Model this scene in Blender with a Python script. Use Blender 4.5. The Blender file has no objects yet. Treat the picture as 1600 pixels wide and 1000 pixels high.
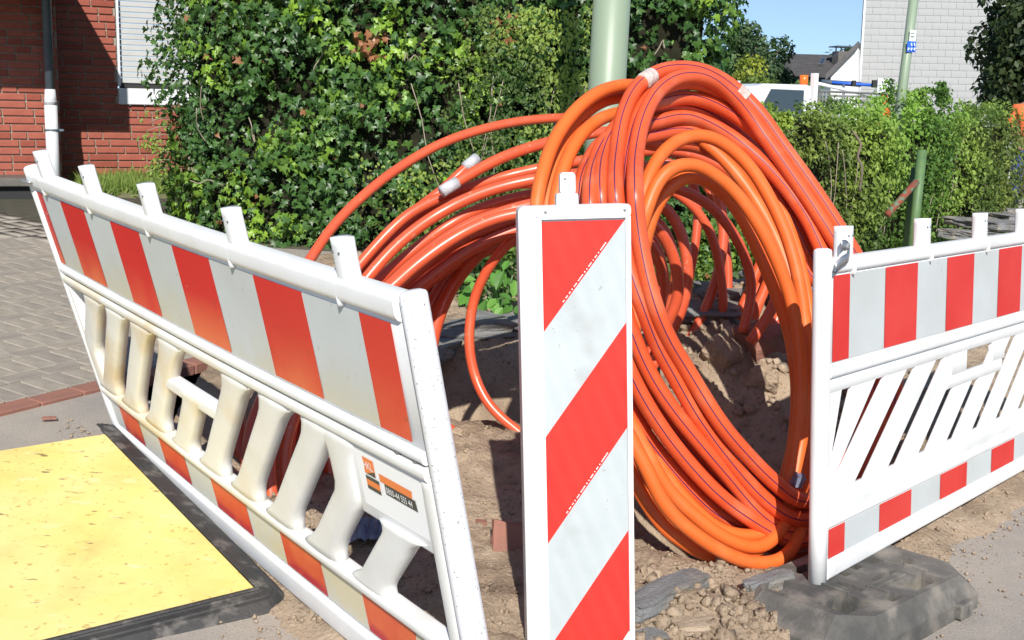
import bpy, bmesh, math, random
import numpy as np
from mathutils import Vector, Matrix, noise
R = math.radians
rng = np.random.default_rng(7); random.seed(7)
sc = bpy.context.scene
COL = sc.collection
# ------------------------------------------------------------------ camera, sky, sun, exposure
F, EYE, PITCH, ROLL = 1900.0, 1.45, R(9.3), R(1.0)
cp, sp, cr, sr = math.cos(PITCH), math.sin(PITCH), math.cos(ROLL), math.sin(ROLL)
Uc = Vector((0, sp, cp)); Xc = Vector((1, 0, 0))
right = Xc * cr + Uc * sr; up = -Xc * sr + Uc * cr; back = Vector((0, -cp, sp))
cam = bpy.data.cameras.new("camera"); cam.sensor_width = 36; cam.lens = F / 1600 * 36
cam.clip_start = .05; cam.clip_end = 3000
camo = bpy.data.objects.new("camera", cam); COL.objects.link(camo)
camo.matrix_world = Matrix(((right.x, up.x, back.x, 0), (right.y, up.y, back.y, 0), (right.z, up.z, back.z, EYE), (0, 0, 0, 1)))
sc.camera = camo
SUN_EL, SUN_AZ = R(34.5), R(3.5)          # sun behind the camera, a touch to the right
sdir = Vector((math.sin(SUN_AZ) * math.cos(SUN_EL), -math.cos(SUN_AZ) * math.cos(SUN_EL), math.sin(SUN_EL)))
w = bpy.data.worlds.new("World"); sc.world = w; w.use_nodes = True
nt = w.node_tree; sky = nt.nodes.new("ShaderNodeTexSky"); sky.sky_type = 'NISHITA'; sky.sun_disc = False
sky.sun_elevation = SUN_EL; sky.sun_rotation = R(180) - SUN_AZ; sky.air_density = 1.0; sky.dust_density = .3; sky.ozone_density = 2.5
tcw = nt.nodes.new("ShaderNodeTexCoord"); mpw = nt.nodes.new("ShaderNodeMapping"); mpw.inputs['Location'].default_value = (0, 0, .09)
nt.links.new(tcw.outputs['Generated'], mpw.inputs[0]); nt.links.new(mpw.outputs[0], sky.inputs[0])      # a clear deep sky right down to the roofs
nt.links.new(sky.outputs[0], nt.nodes['Background'].inputs[0]); nt.nodes['Background'].inputs[1].default_value = .115
sl = bpy.data.lights.new("sun", 'SUN'); sl.energy = 5.0; sl.angle = R(.53); sl.color = (1, .96, .89)
so = bpy.data.objects.new("sun", sl); COL.objects.link(so); so.rotation_euler = (-sdir).to_track_quat('-Z', 'Y').to_euler()
sc.view_settings.view_transform = 'Standard'; sc.view_settings.look = 'None'; sc.view_settings.exposure = .30; sc.view_settings.gamma = 1
sc.view_settings.use_curve_mapping = False
sc.render.engine = 'CYCLES'

# ------------------------------------------------------------------ helpers
def at(px, py, z):
    "point seen at a place of the photograph, z metres deep"
    u = (px - 800) / F; v = (py - 500) / F
    a = u * cr + v * sr; b = -u * sr + v * cr
    return Vector((z * a, z * (cp - b * sp), EYE - z * (sp + b * cp)))
def ground_z(X, Y):
    q = -.59 * (X + .73) + .8 * (Y - 3.32)
    val = .08 + .13 * min(max(q, -1.2), 1.5) + .085 * max(min(q, 9) - 1.5, 0)
    t = min(max((X + .5) / 3.5, 0), 1); m = 1 - .85 * t * t * (3 - 2 * t)
    return val * m
def gz(px, py):
    "ground point seen at a pixel"
    z = 2.0
    while z < 60:
        p = at(px, py, z)
        if p.z <= ground_z(p.x, p.y): return p
        z += .01
    return at(px, py, 60)
def meta(o, label=None, cat=None, group=None, kind=None):
    if label: o['label'] = label
    if cat: o['category'] = cat
    if group: o['group'] = group
    if kind: o['kind'] = kind
    return o
def empty(name, loc, rz=0, **k):
    o = bpy.data.objects.new(name, None); COL.objects.link(o); o.location = loc; o.rotation_euler = (0, 0, rz); o.empty_display_size = .1
    return meta(o, **k)
def link(name, me, parent=None, m=None):
    o = bpy.data.objects.new(name, me); COL.objects.link(o)
    if m is not None and not me.materials: me.materials.append(m)
    if parent is not None:
        o.parent = parent
        o.matrix_parent_inverse = wm(parent).inverted()
    return o
def wm(o):
    m = o.matrix_basis.copy()
    while o.parent is not None:
        m = o.parent.matrix_basis @ o.matrix_parent_inverse @ m if False else (o.parent.matrix_basis @ o.matrix_parent_inverse @ m)
        o = o.parent
    return m
def mesh(name, verts, faces, m=None, parent=None, smooth=False, mats=None, mi=None):
    me = bpy.data.meshes.new(name); me.from_pydata([tuple(v) for v in verts], [], faces)
    if mats:
        for x in mats: me.materials.append(x)
    elif m: me.materials.append(m)
    if mi is not None: me.polygons.foreach_set('material_index', mi)
    if smooth: me.polygons.foreach_set('use_smooth', [True] * len(me.polygons))
    me.update()
    return link(name, me, parent)
def bmobj(name, bm, m=None, parent=None, smooth=False):
    me = bpy.data.meshes.new(name); bmesh.ops.recalc_face_normals(bm, faces=bm.faces); bm.to_mesh(me); bm.free()
    if m: me.materials.append(m)
    if smooth: me.polygons.foreach_set('use_smooth', [True] * len(me.polygons))
    return link(name, me, parent)
def box(bm, c, s, rot=None, bev=0, seg=1):
    M = Matrix.Translation(c) @ (rot.to_4x4() if rot is not None else Matrix()) @ Matrix.Diagonal((s[0], s[1], s[2], 1))
    r = bmesh.ops.create_cube(bm, size=1, matrix=M)
    if bev:
        es = list({e for v in r['verts'] for e in v.link_edges})
        bmesh.ops.bevel(bm, geom=es, offset=bev, segments=seg, affect='EDGES', profile=.5)
def boxobj(name, c, s, m, parent=None, rz=0, bev=0, rot=None, seg=1):
    bm = bmesh.new(); box(bm, c, s, rot if rot is not None else Matrix.Rotation(rz, 3, 'Z'), bev, seg); return bmobj(name, bm, m, parent)
def catmull(P, n=8, closed=False):
    P = [Vector(p) for p in P]; out = []; N = len(P)
    rngi = range(N if closed else N - 1)
    for i in rngi:
        if closed: a, b, c, d = P[(i - 1) % N], P[i], P[(i + 1) % N], P[(i + 2) % N]
        else: a, b, c, d = P[max(i - 1, 0)], P[i], P[i + 1], P[min(i + 2, N - 1)]
        for k in range(n):
            t = k / n
            out.append(.5 * ((2 * b) + (c - a) * t + (2 * a - 5 * b + 4 * c - d) * t * t + (3 * b - a - 3 * c + d) * t ** 3))
    if not closed: out.append(P[-1])
    return out
def smoothpts(P, it, closed):
    for _ in range(it):
        Q = list(P)
        for i in range(len(P)):
            if not closed and i in (0, len(P) - 1): continue
            Q[i] = (P[i - 1] + P[i] * 2 + P[(i + 1) % len(P)]) / 4
        P = Q
    return P
def tube(name, P, r, mats, parent=None, closed=False, nseg=12, stripe=None, radii=None, flat=1.0, cap=True):
    "a swept pipe; stripe = direction (world) the printed line faces"
    N = len(P); T = []
    for i in range(N):
        a = P[(i - 1) % N] if closed or i else P[0]; b = P[(i + 1) % N] if closed or i < N - 1 else P[-1]
        T.append((b - a).normalized())
    ref = Vector(stripe) if stripe is not None else Vector((0, 0, 1))
    if abs(ref.normalized().dot(T[0])) > .95: ref = Vector((1, 0, 0)) if stripe is None else ref + Vector((.5, 0, .5))
    n = (ref - T[0] * ref.dot(T[0])).normalized(); fr = []
    if stripe is None:
        for i in range(N):
            n = (n - T[i] * n.dot(T[i])).normalized(); fr.append(n)
    else:
        for i in range(N):
            q = ref - T[i] * ref.dot(T[i])
            n = q.normalized() if q.length > .2 else (n - T[i] * n.dot(T[i])).normalized(); fr.append(n)
    ang = [2 * math.pi * k / nseg for k in range(nseg)]
    if stripe is not None: ang = [-.075, .075] + [.075 + (2 * math.pi - .15) * k / nseg for k in range(1, nseg)]
    K = len(ang); V = []; Fc = []; mi = []
    for i in range(N):
        b = T[i].cross(fr[i]); rr = radii[i] if radii else r
        for a in ang: V.append(P[i] + (fr[i] * math.cos(a) * flat + b * math.sin(a)) * rr)
    for i in range(N if closed else N - 1):
        j = (i + 1) % N
        for k in range(K):
            l = (k + 1) % K
            Fc.append((i * K + k, i * K + l, j * K + l, j * K + k)); mi.append(1 if (stripe is not None and k == 0) else 0)
    if not closed and cap:
        Fc.append(tuple(range(K))[::-1]); mi.append(0); Fc.append(tuple((N - 1) * K + k for k in range(K))); mi.append(0)
    return mesh(name, V, Fc, None, parent, True, mats if isinstance(mats, list) else [mats], mi)
def cyl(name, a, b, r, m, parent=None, n=16, r2=None):
    a = Vector(a); b = Vector(b); return tube(name, [a, a.lerp(b, .5), b], r, m, parent, nseg=n, radii=[r, (r + (r2 or r)) / 2, r2 or r])

# ------------------------------------------------------------------ materials
def mat(name, col, rough=.6, col2=None, scale=8, detail=6, mix=(.35, .65), bump=0, bscale=None, spec=.5, metal=0, coat=0, trans=0):
    m = bpy.data.materials.new(name); m.use_nodes = True; t = m.node_tree; b = t.nodes['Principled BSDF']
    b.inputs['Roughness'].default_value = rough; b.inputs['Metallic'].default_value = metal
    b.inputs['Specular IOR Level'].default_value = spec; b.inputs['Coat Weight'].default_value = coat
    b.inputs['Base Color'].default_value = (*col, 1)
    tc = t.nodes.new('ShaderNodeTexCoord')
    if col2:
        n = t.nodes.new('ShaderNodeTexNoise'); n.inputs['Scale'].default_value = scale; n.inputs['Detail'].default_value = detail; n.inputs['Roughness'].default_value = .65
        t.links.new(tc.outputs['Object'], n.inputs['Vector'])
        r_ = t.nodes.new('ShaderNodeValToRGB'); r_.color_ramp.elements[0].position = mix[0]; r_.color_ramp.elements[1].position = mix[1]
        r_.color_ramp.elements[0].color = (*col, 1); r_.color_ramp.elements[1].color = (*col2, 1)
        t.links.new(n.outputs['Fac'], r_.inputs[0]); t.links.new(r_.outputs[0], b.inputs['Base Color'])
        m['ramp'] = r_.name
    if bump:
        n2 = t.nodes.new('ShaderNodeTexNoise'); n2.inputs['Scale'].default_value = bscale or scale * 5; n2.inputs['Detail'].default_value = 8; n2.inputs['Roughness'].default_value = .7
        t.links.new(tc.outputs['Object'], n2.inputs['Vector'])
        bp = t.nodes.new('ShaderNodeBump'); bp.inputs['Strength'].default_value = bump; bp.inputs['Distance'].default_value = .02
        t.links.new(n2.outputs['Fac'], bp.inputs['Height']); t.links.new(bp.outputs[0], b.inputs['Normal'])
    return m
def over(m, col, scale, lo, hi, detail=4, fac=1.0, stretch=(1, 1, 1), gate=None):
    "specks, stains, scratches mixed over the base colour; gate = (axis, from, to) confines them"
    t = m.node_tree; b = t.nodes['Principled BSDF']; tc = [n for n in t.nodes if n.type == 'TEX_COORD'][0]
    mp = t.nodes.new('ShaderNodeMapping'); mp.inputs['Scale'].default_value = stretch; t.links.new(tc.outputs['Object'], mp.inputs[0])
    n = t.nodes.new('ShaderNodeTexNoise'); n.inputs['Scale'].default_value = scale; n.inputs['Detail'].default_value = detail
    t.links.new(mp.outputs[0], n.inputs['Vector'])
    mr = t.nodes.new('ShaderNodeMapRange'); mr.inputs[1].default_value = lo; mr.inputs[2].default_value = hi; mr.inputs[4].default_value = fac
    t.links.new(n.outputs['Fac'], mr.inputs[0]); f = mr.outputs[0]
    if gate:
        at_ = t.nodes.new('ShaderNodeAttribute'); at_.attribute_name = 'pos'; sx = t.nodes.new('ShaderNodeSeparateXYZ'); t.links.new(at_.outputs['Vector'], sx.inputs[0])
        g = t.nodes.new('ShaderNodeMapRange'); g.inputs[1].default_value = gate[1]; g.inputs[2].default_value = gate[2]; t.links.new(sx.outputs[gate[0]], g.inputs[0])
        mu = t.nodes.new('ShaderNodeMath'); mu.operation = 'MULTIPLY'; t.links.new(f, mu.inputs[0]); t.links.new(g.outputs[0], mu.inputs[1]); f = mu.outputs[0]
    mx = t.nodes.new('ShaderNodeMix'); mx.data_type = 'RGBA'; t.links.new(f, mx.inputs[0])
    old = b.inputs['Base Color'].links[0].from_socket if b.inputs['Base Color'].links else None
    if old: t.links.new(old, mx.inputs[6])
    else: mx.inputs[6].default_value = b.inputs['Base Color'].default_value
    mx.inputs[7].default_value = (*col, 1); t.links.new(mx.outputs[2], b.inputs['Base Color']); return m
def leafmat(name, rough=.4, spec=.4, tr=.3):
    m = bpy.data.materials.new(name); m.use_nodes = True; t = m.node_tree; b = t.nodes['Principled BSDF']
    a = t.nodes.new('ShaderNodeAttribute'); a.attribute_name = 'tint'
    b.inputs['Roughness'].default_value = rough; b.inputs['Specular IOR Level'].default_value = spec
    t.links.new(a.outputs['Color'], b.inputs['Base Color'])
    tl = t.nodes.new('ShaderNodeBsdfTranslucent'); mx = t.nodes.new('ShaderNodeMixShader'); mx.inputs[0].default_value = tr
    hs = t.nodes.new('ShaderNodeHueSaturation'); hs.inputs['Value'].default_value = 1.3; t.links.new(a.outputs['Color'], hs.inputs['Color'])
    t.links.new(hs.outputs[0], tl.inputs[0]); t.links.new(b.outputs[0], mx.inputs[1]); t.links.new(tl.outputs[0], mx.inputs[2])
    t.links.new(mx.outputs[0], t.nodes['Material Output'].inputs[0]); return m
M = {}
M['white'] = mat('white_plastic', (.74, .745, .74), .38, (.62, .62, .6), 3, mix=(.45, .8), bump=.05, bscale=60)
over(M['white'], (.3, .27, .22), 24, .70, .82, fac=.45)
M['speck'] = mat('speckled_white_plastic', (.75, .755, .76), .4, (.64, .64, .63), 5, mix=(.45, .8))
over(M['speck'], (.12, .10, .09), 150, .685, .70, detail=1, fac=.8)
M['slatw'] = mat('weathered_plastic', (.72, .72, .69), .42, (.66, .65, .6), 5, bump=.05, bscale=50)
over(M['slatw'], (.60, .44, .20), 3.6, .46, .62, fac=.65, gate=(0, .75, 1.6))
M['foil_red'] = mat('red_foil', (.62, .040, .030), .5, (.56, .02, .014), 3); over(M['foil_red'], (.75, .45, .4), 30, .73, .76, stretch=(1, 1, .15), fac=.6)
M['foil_red_old'] = mat('faded_red_foil', (.58, .022, .016), .42, (.54, .018, .014), 3)
over(M['foil_red_old'], (.66, .14, .05), 2.2, .35, .6, gate=(1, .81, .69)); over(M['foil_red_old'], (.8, .5, .45), 26, .72, .75, stretch=(.3, .3, 1), fac=.5)
M['foil_red_low'] = mat('bleached_orange_foil', (.70, .13, .04), .35, (.62, .05, .02), 6)
over(M['foil_red_low'], (.45, .015, .03), 14, .3, .45, gate=(1, .12, .10))
M['foil_white'] = mat('white_foil', (.52, .55, .555), .5, (.47, .49, .48), 2.5, spec=.3)
M['foil_white_old'] = mat('stained_white_foil', (.50, .53, .53), .45, (.45, .47, .45), 2.5); over(M['foil_white_old'], (.52, .47, .32), 2.5, .35, .65, gate=(1, .80, .68))
over(M['foil_white'], (.3, .28, .25), 55, .69, .72, fac=.5, stretch=(1, 1, .3)); over(M['foil_white_old'], (.3, .27, .22), 30, .68, .71, fac=.5, detail=8); over(M['foil_red_old'], (.3, .05, .03), 20, .66, .72, fac=.5, detail=8)
M['foil_white_low'] = mat('yellowed_white_foil', (.62, .56, .38), .35, (.56, .57, .54), 1.6, mix=(.45, .55))
M['conduit'] = mat('orange_red_conduit', (.70, .105, .032), .37, (.64, .085, .027), 4, spec=.5); over(M['conduit'], (.45, .05, .02), 40, .66, .72, fac=.5)
M['conduit_o'] = mat('bright_orange_conduit', (.74, .145, .026), .45, (.68, .125, .024), 3, spec=.4)
M['conduit_r'] = mat('glossy_red_conduit', (.66, .105, .04), .34, (.58, .085, .034), 4, spec=.65)
over(M['conduit_r'], (.5, .3, .22), 9, .6, .8, fac=.25)
over(M['conduit'], (.66, .34, .2), 7, .52, .8, detail=10, fac=.35); over(M['conduit_o'], (.62, .30, .12), 8, .52, .8, detail=10, fac=.35); over(M['conduit_o'], (.5, .12, .03), 60, .66, .7, fac=.4); over(M['conduit_r'], (.66, .42, .3), 50, .66, .72, fac=.4)
M['purple'] = mat('purple_print', (.09, .02, .07), .4)
M['soil'] = mat('soil', (.40, .30, .21), .95, (.50, .39, .28), 5, detail=10, bump=.9, bscale=55, spec=.1); over(M['soil'], (.19, .13, .09), 3.5, .5, .7, fac=.6)
over(M['soil'], (.16, .11, .08), 90, .58, .68, fac=.6); over(M['soil'], (.52, .42, .31), 60, .62, .7, fac=.6)
M['clod'] = mat('dry_clod', (.38, .285, .20), .95, (.48, .38, .28), 9, bump=.7, bscale=80, spec=.1)
M['asphalt'] = mat('worn_asphalt', (.40, .35, .295), .9, (.29, .265, .24), 2.2, detail=12, mix=(.35, .7), bump=.5, bscale=160, spec=.2)
over(M['asphalt'], (.5, .46, .40), 210, .60, .68, detail=2, fac=.7); over(M['asphalt'], (.13, .12, .11), 170, .64, .7, detail=2, fac=.7)
M['paver'] = mat('grey_paver', (.33, .29, .24), .9, (.25, .22, .185), 7, bump=.4, bscale=90, spec=.15)
M['paver_b'] = mat('grey_paver_light', (.37, .32, .26), .9, (.28, .245, .20), 9, bump=.4, bscale=90, spec=.15)
M['paver_red'] = mat('red_paver', (.33, .15, .11), .9, (.25, .13, .10), 7, bump=.4, bscale=90, spec=.15)
M['joint'] = mat('sandy_joint', (.085, .072, .05), .95, (.05, .05, .03), 12, bump=.5, bscale=90)
M['brick'] = mat('red_brick', (.37, .115, .078), .9, (.29, .085, .06), 6, bump=.4, bscale=70, spec=.2)
M['brick_b'] = mat('red_brick_dark', (.30, .085, .058), .9, (.24, .065, .045), 6, bump=.4, bscale=70, spec=.2)
M['mortar'] = mat('mortar', (.34, .28, .22), .95, (.28, .23, .18), 30, bump=.4)
M['slab'] = mat('grey_slab', (.25, .25, .25), .9, (.18, .175, .165), 5, detail=10, bump=.7, bscale=70, spec=.15); over(M['slab'], (.38, .33, .26), 6, .52, .65, fac=.6)
M['rubber'] = mat('dusty_rubber', (.075, .074, .07), .85, (.17, .157, .14), 4.5, detail=10, mix=(.35, .65), bump=.35, bscale=120, spec=.2); over(M['rubber'], (.34, .30, .25), 9, .50, .70, fac=.55, detail=12)
M['black'] = mat('black_rubber', (.022, .022, .023), .55, (.045, .044, .042), 7, bump=.3, bscale=60); over(M['black'], (.22, .2, .18), 16, .55, .68, stretch=(1, 1, 1), fac=.5)
M['yellow'] = mat('yellow_board', (.74, .60, .18), .6, (.77, .65, .27), 2.5, bump=.08, bscale=40); over(M['yellow'], (.62, .46, .14), 6, .48, .68, fac=.45, stretch=(1, 1, 1))
over(M['yellow'], (.16, .11, .05), 13, .665, .70, detail=5, fac=.8, stretch=(1, 2.4, 1)); over(M['yellow'], (.40, .26, .08), 45, .63, .69, detail=4, fac=.7); over(M['yellow'], (.30, .22, .10), 9, .62, .72, detail=9, fac=.22, stretch=(1.5, .8, 1)); over(M['yellow'], (.86, .78, .5), 12, .62, .7, detail=8, fac=.35, stretch=(.8, 1.5, 1))
M['pole'] = mat('sage_green_paint', (.25, .315, .22), .45, (.225, .29, .205), 1.5, mix=(.3, .7)); over(M['pole'], (.14, .16, .12), 30, .70, .76, fac=.5)
M['pole2'] = mat('green_post_paint', (.11, .19, .07), .55, (.08, .15, .06), 9); over(M['pole2'], (.1, .06, .03), 30, .66, .7, fac=.6)
M['rust'] = mat('rusty_tube', (.22, .055, .03), .8, (.10, .17, .10), 22, mix=(.5, .55))
M['steel'] = mat('galvanised_steel', (.45, .46, .47), .4, (.36, .37, .38), 20, metal=.8)
M['zinc'] = mat('grey_zinc', (.09, .12, .145), .45, (.12, .15, .175), 5, metal=.2)
M['wpaint'] = mat('white_paint', (.68, .70, .72), .45, (.60, .62, .64), 5)
M['shutter'] = mat('shutter_plastic', (.42, .42, .41), .6, (.38, .38, .37), 5)
M['glass'] = mat('dark_glass', (.03, .045, .06), .06, spec=1)
M['darkgap'] = mat('dark_gap', (.02, .02, .02), .8)
M['stone'] = mat('dark_door_stone', (.10, .09, .08), .5, (.16, .145, .13), 12)
M['shingle'] = mat('grey_fibre_shingle', (.37, .375, .37), .8, (.31, .315, .315), 1.4, bump=.1)
M['shingle_b'] = mat('grey_fibre_shingle_b', (.36, .365, .36), .8, (.31, .315, .31), 2)
M['render_w'] = mat('white_render', (.72, .72, .70), .85, (.66, .66, .64), 1.5)
M['rooft'] = mat('dark_roof_tile', (.075, .07, .07), .6, (.10, .095, .095), 3)
M['blue'] = mat('blue_sign', (.02, .09, .55), .4, (.03, .14, .6), 20)
M['signwhite'] = mat('pale_sign', (.62, .72, .62), .5)
M['truck'] = mat('white_car_paint', (.75, .76, .77), .22, coat=.6)
M['mesh'] = mat('grey_wire', (.28, .29, .27), .5, metal=.4)
M['amber'] = mat('amber_lens', (.85, .16, .02), .25)
M['bark'] = mat('bark', (.13, .10, .07), .9, (.2, .16, .12), 9, bump=.8)
M['core'] = mat('inner_twigs', (.016, .018, .010), .95, (.03, .028, .018), 9, bump=.8, bscale=12, spec=.05)  # near-black colour stands in for shade deep inside the foliage
M['twig'] = mat('dry_twig', (.30, .25, .19), .8)
M['leaf'] = leafmat('ivy_leaf', .40, .4, .2); M['leaf2'] = leafmat('small_leaf', .5, .35, .35)
M['grass'] = leafmat('grass_blade', .6, .2, .35)
M['orange_wear'] = mat('hi_vis_orange', (.80, .17, .05), .8, (.7, .13, .04), 12)
M['jeans'] = mat('blue_work_trousers', (.03, .05, .17), .9, (.05, .07, .2), 12)
M['skin'] = mat('skin', (.42, .22, .14), .6)
M['cap'] = mat('white_cap', (.7, .7, .68), .7)
M['bootm'] = mat('boot_leather', (.04, .03, .025), .6)
M['tape'] = mat('silver_tape', (.55, .55, .56), .35, (.42, .42, .45), 30, bump=.4, bscale=80)
M['tapew'] = mat('frayed_white_tape', (.66, .60, .56), .7, (.5, .38, .33), 25, bump=.6, bscale=60)
M['film'] = mat('blue_grey_film', (.10, .12, .20), .3, (.2, .22, .3), 12)
M['o_print'] = mat('orange_print', (.75, .2, .05), .5); M['d_print'] = mat('dark_print', (.05, .05, .045), .5); M['w_print'] = mat('white_print', (.8, .8, .78), .5)

# ------------------------------------------------------------------ ground, road, soil
def sheet(name, x0, x1, y0, y1, st, m, f):
    nx = int(round((x1 - x0) / st)) + 1; ny = int(round((y1 - y0) / st)) + 1
    V = [(x0 + i * st, y0 + j * st, f(x0 + i * st, y0 + j * st)) for j in range(ny) for i in range(nx)]
    Fc = [(j * nx + i, j * nx + i + 1, (j + 1) * nx + i + 1, (j + 1) * nx + i) for j in range(ny - 1) for i in range(nx - 1)]
    return mesh(name, V, Fc, m, smooth=True)
gm = mat('far_ground', (.16, .16, .13), .95, (.12, .14, .08), .3, bump=.3)
def far_g(x, y): return -1.2
meta(sheet('ground', -1200, 1200, -600, 1800, 100, gm, far_g), kind='structure')
SX0, SX1, SY0, SY1 = -1.35, 3.4, 2.0, 8.6
def fbm(x, y, z=0, o=5, h=.9): return noise.fractal(Vector((x, y, z)), h, 2.1, o)
def bump2(x, y, cx, cy, sx, sy, rot=0):
    dx, dy = x - cx, y - cy; a = dx * math.cos(rot) + dy * math.sin(rot); b = -dx * math.sin(rot) + dy * math.cos(rot)
    return math.exp(-(a * a / sx / sx + b * b / sy / sy))
def seg_side(x, y, ax, ay, bx, by): return ((bx - ax) * (y - ay) - (by - ay) * (x - ax)) / math.hypot(bx - ax, by - ay)
def dug(x, y):
    "metres inside the dug area (negative outside)"
    dl = -seg_side(x, y, -.04, 2.35, -1.52, 4.55); dr = seg_side(x, y, 1.02, 3.44, 2.78, 5.46)
    if y < 3.46: dr = min(dr, .72 + (y - 3.0) * .3 - x)
    return min(dl, dr, 8.3 - y)
def pit(x, y, cx, cy, sx, sy):
    return math.exp(-((((x - cx) / sx) ** 2 + ((y - cy) / sy) ** 2) ** 2))
def soil_z(x, y):
    # signed distances to the two barrier lines and the rear slabs: soil lies between them
    ed = dug(x, y) + .07 * fbm(x * 2.2, y * 2.2, 3)
    base = ground_z(x, y)
    e = min(max(ed / .16, -1), 1)
    h = base + .035 * e
    h -= .50 * pit(x, y, -.02, 5.62, .62, .50)
    h -= .42 * pit(x, y, .82, 4.30, .46, .38)
    h -= .15 * bump2(x, y, -.9, 4.6, .45, .5)
    h += .50 * bump2(x, y, 1.02, 5.70, .45, .48) + .20 * bump2(x, y, 1.15, 5.15, .30, .32)
    h += .05 * bump2(x, y, -.1, 4.55, .35, .25)
    h += .07 * bump2(x, y, .55, 3.35, .30, .15)
    h += .05 * bump2(x, y, .02, 3.2, .25, .5)
    amp = .03 + .09 * bump2(x, y, 1.1, 5.5, .5, .5)
    if e > 0: h += e * (amp * fbm(x * 2.5, y * 2.5, 0, 4) + .020 * fbm(x * 11, y * 11, 2, 5, .5) + .010 * abs(fbm(x * 28, y * 28, 5, 3, .3)))
    if ed < 0: h = base - .02 + ed * .3
    return h
st = .022
V_ = []; F_ = []; xs = np.arange(-12, 26.01, .1); xs = np.concatenate([np.arange(-12, -2.5, .5), np.arange(-2.5, 4.01, .08), np.arange(4.5, 26.1, .5)]); ys = np.concatenate([np.arange(-6, 1.6, .5), np.arange(1.6, 9, .08), np.arange(9.4, 34, .5)])
for y in ys:
    for x in xs: V_.append((x, y, ground_z(x, y) - .004))
for j in range(len(ys) - 1):
    for i in range(len(xs) - 1):
        if min(dug(xs[i + a], ys[j + b]) for a in (0, 1) for b in (0, 1)) > .16: continue
        F_.append((j * len(xs) + i, j * len(xs) + i + 1, (j + 1) * len(xs) + i + 1, (j + 1) * len(xs) + i))
meta(mesh('road', V_, F_, M['asphalt'], smooth=True), kind='structure')
soil = meta(sheet('soil', SX0, SX1, SY0, SY1, st, M['soil'], soil_z), kind='structure')

ico = None
def lump(n=1, seed=0, rough=.28):
    bm = bmesh.new(); bmesh.ops.create_icosphere(bm, subdivisions=n, radius=1)
    for v in bm.verts:
        d = 1 + rough * noise.noise(v.co * 1.7 + Vector((seed * 7.1, 0, 0))) * 1.6 + rough * .5 * noise.noise(v.co * 4 + Vector((0, seed, 0)))
        v.co *= d
    V = np.array([v.co[:] for v in bm.verts]); Fc = [tuple(v.index for v in f.verts) for f in bm.faces]; bm.free(); return V, Fc
def hull(seed):
    r_ = random.Random(seed); bm = bmesh.new()
    for i in range(11):
        v = Vector((r_.gauss(0, 1), r_.gauss(0, 1), r_.gauss(0, 1))).normalized() * r_.uniform(.65, 1.15); bm.verts.new(v)
    r = bmesh.ops.convex_hull(bm, input=bm.verts); bmesh.ops.delete(bm, geom=[v for v in bm.verts if not v.link_faces], context='VERTS'); bm.verts.index_update()
    V = np.array([v.co[:] for v in bm.verts]); Fc = [tuple(v.index for v in f.verts) for f in bm.faces]; bm.free(); return V, Fc
LUMPS = [hull(i) for i in range(10)]
def rotm(n):
    "n random rotation matrices"
    q = rng.normal(size=(n, 4)); q /= np.linalg.norm(q, axis=1)[:, None]; a, b, c, d = q.T
    return np.stack([np.stack([1 - 2 * (c * c + d * d), 2 * (b * c - a * d), 2 * (b * d + a * c)], 1),
                     np.stack([2 * (b * c + a * d), 1 - 2 * (b * b + d * d), 2 * (c * d - a * b)], 1),
                     np.stack([2 * (b * d - a * c), 2 * (c * d + a * b), 1 - 2 * (b * b + c * c)], 1)], 1)
def scatter(name, protos, P, Rm, S, m, parent=None, tints=None, smooth=False):
    "join transformed copies of small prototype meshes into one mesh (numpy)"
    P = np.asarray(P); S = np.asarray(S); n = len(P)
    if S.ndim == 1: S = np.repeat(S[:, None], 3, 1)
    which = rng.integers(0, len(protos), n); Vs = []; L = []; Ls = []; C = []; off = 0
    for k, (V, Fc) in enumerate(protos):
        idx = np.where(which == k)[0]
        if not len(idx): continue
        V = np.asarray(V); W = np.einsum('nij,nvj->nvi', Rm[idx], V[None] * S[idx][:, None, :]) + P[idx][:, None, :]
        Vs.append(W.reshape(-1, 3)); nv = len(V)
        fl = np.concatenate([np.array(f) for f in Fc]); ln = np.array([len(f) for f in Fc])
        L.append((fl[None] + (off + np.arange(len(idx)) * nv)[:, None]).ravel()); Ls.append(np.tile(ln, len(idx)))
        if tints is not None: C.append(np.repeat(tints[idx], nv, 0))
        off += nv * len(idx)
    V = np.concatenate(Vs); L = np.concatenate(L); Ls = np.concatenate(Ls)
    me = bpy.data.meshes.new(name); me.vertices.add(len(V)); me.vertices.foreach_set('co', V.ravel().astype(np.float32))
    me.loops.add(len(L)); me.loops.foreach_set('vertex_index', L.astype(np.int32)); me.polygons.add(len(Ls))
    stt = np.concatenate([[0], np.cumsum(Ls)[:-1]]); me.polygons.foreach_set('loop_start', stt.astype(np.int32)); me.polygons.foreach_set('loop_total', Ls.astype(np.int32))
    if smooth: me.polygons.foreach_set('use_smooth', np.ones(len(Ls), dtype=bool))
    me.update(calc_edges=True)
    if tints is not None:
        a = me.color_attributes.new('tint', 'FLOAT_COLOR', 'POINT'); c = np.concatenate(C); a.data.foreach_set('color', np.concatenate([c, np.ones((len(c), 1))], 1).ravel().astype(np.float32))
    me.materials.append(m); return link(name, me, parent)
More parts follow.
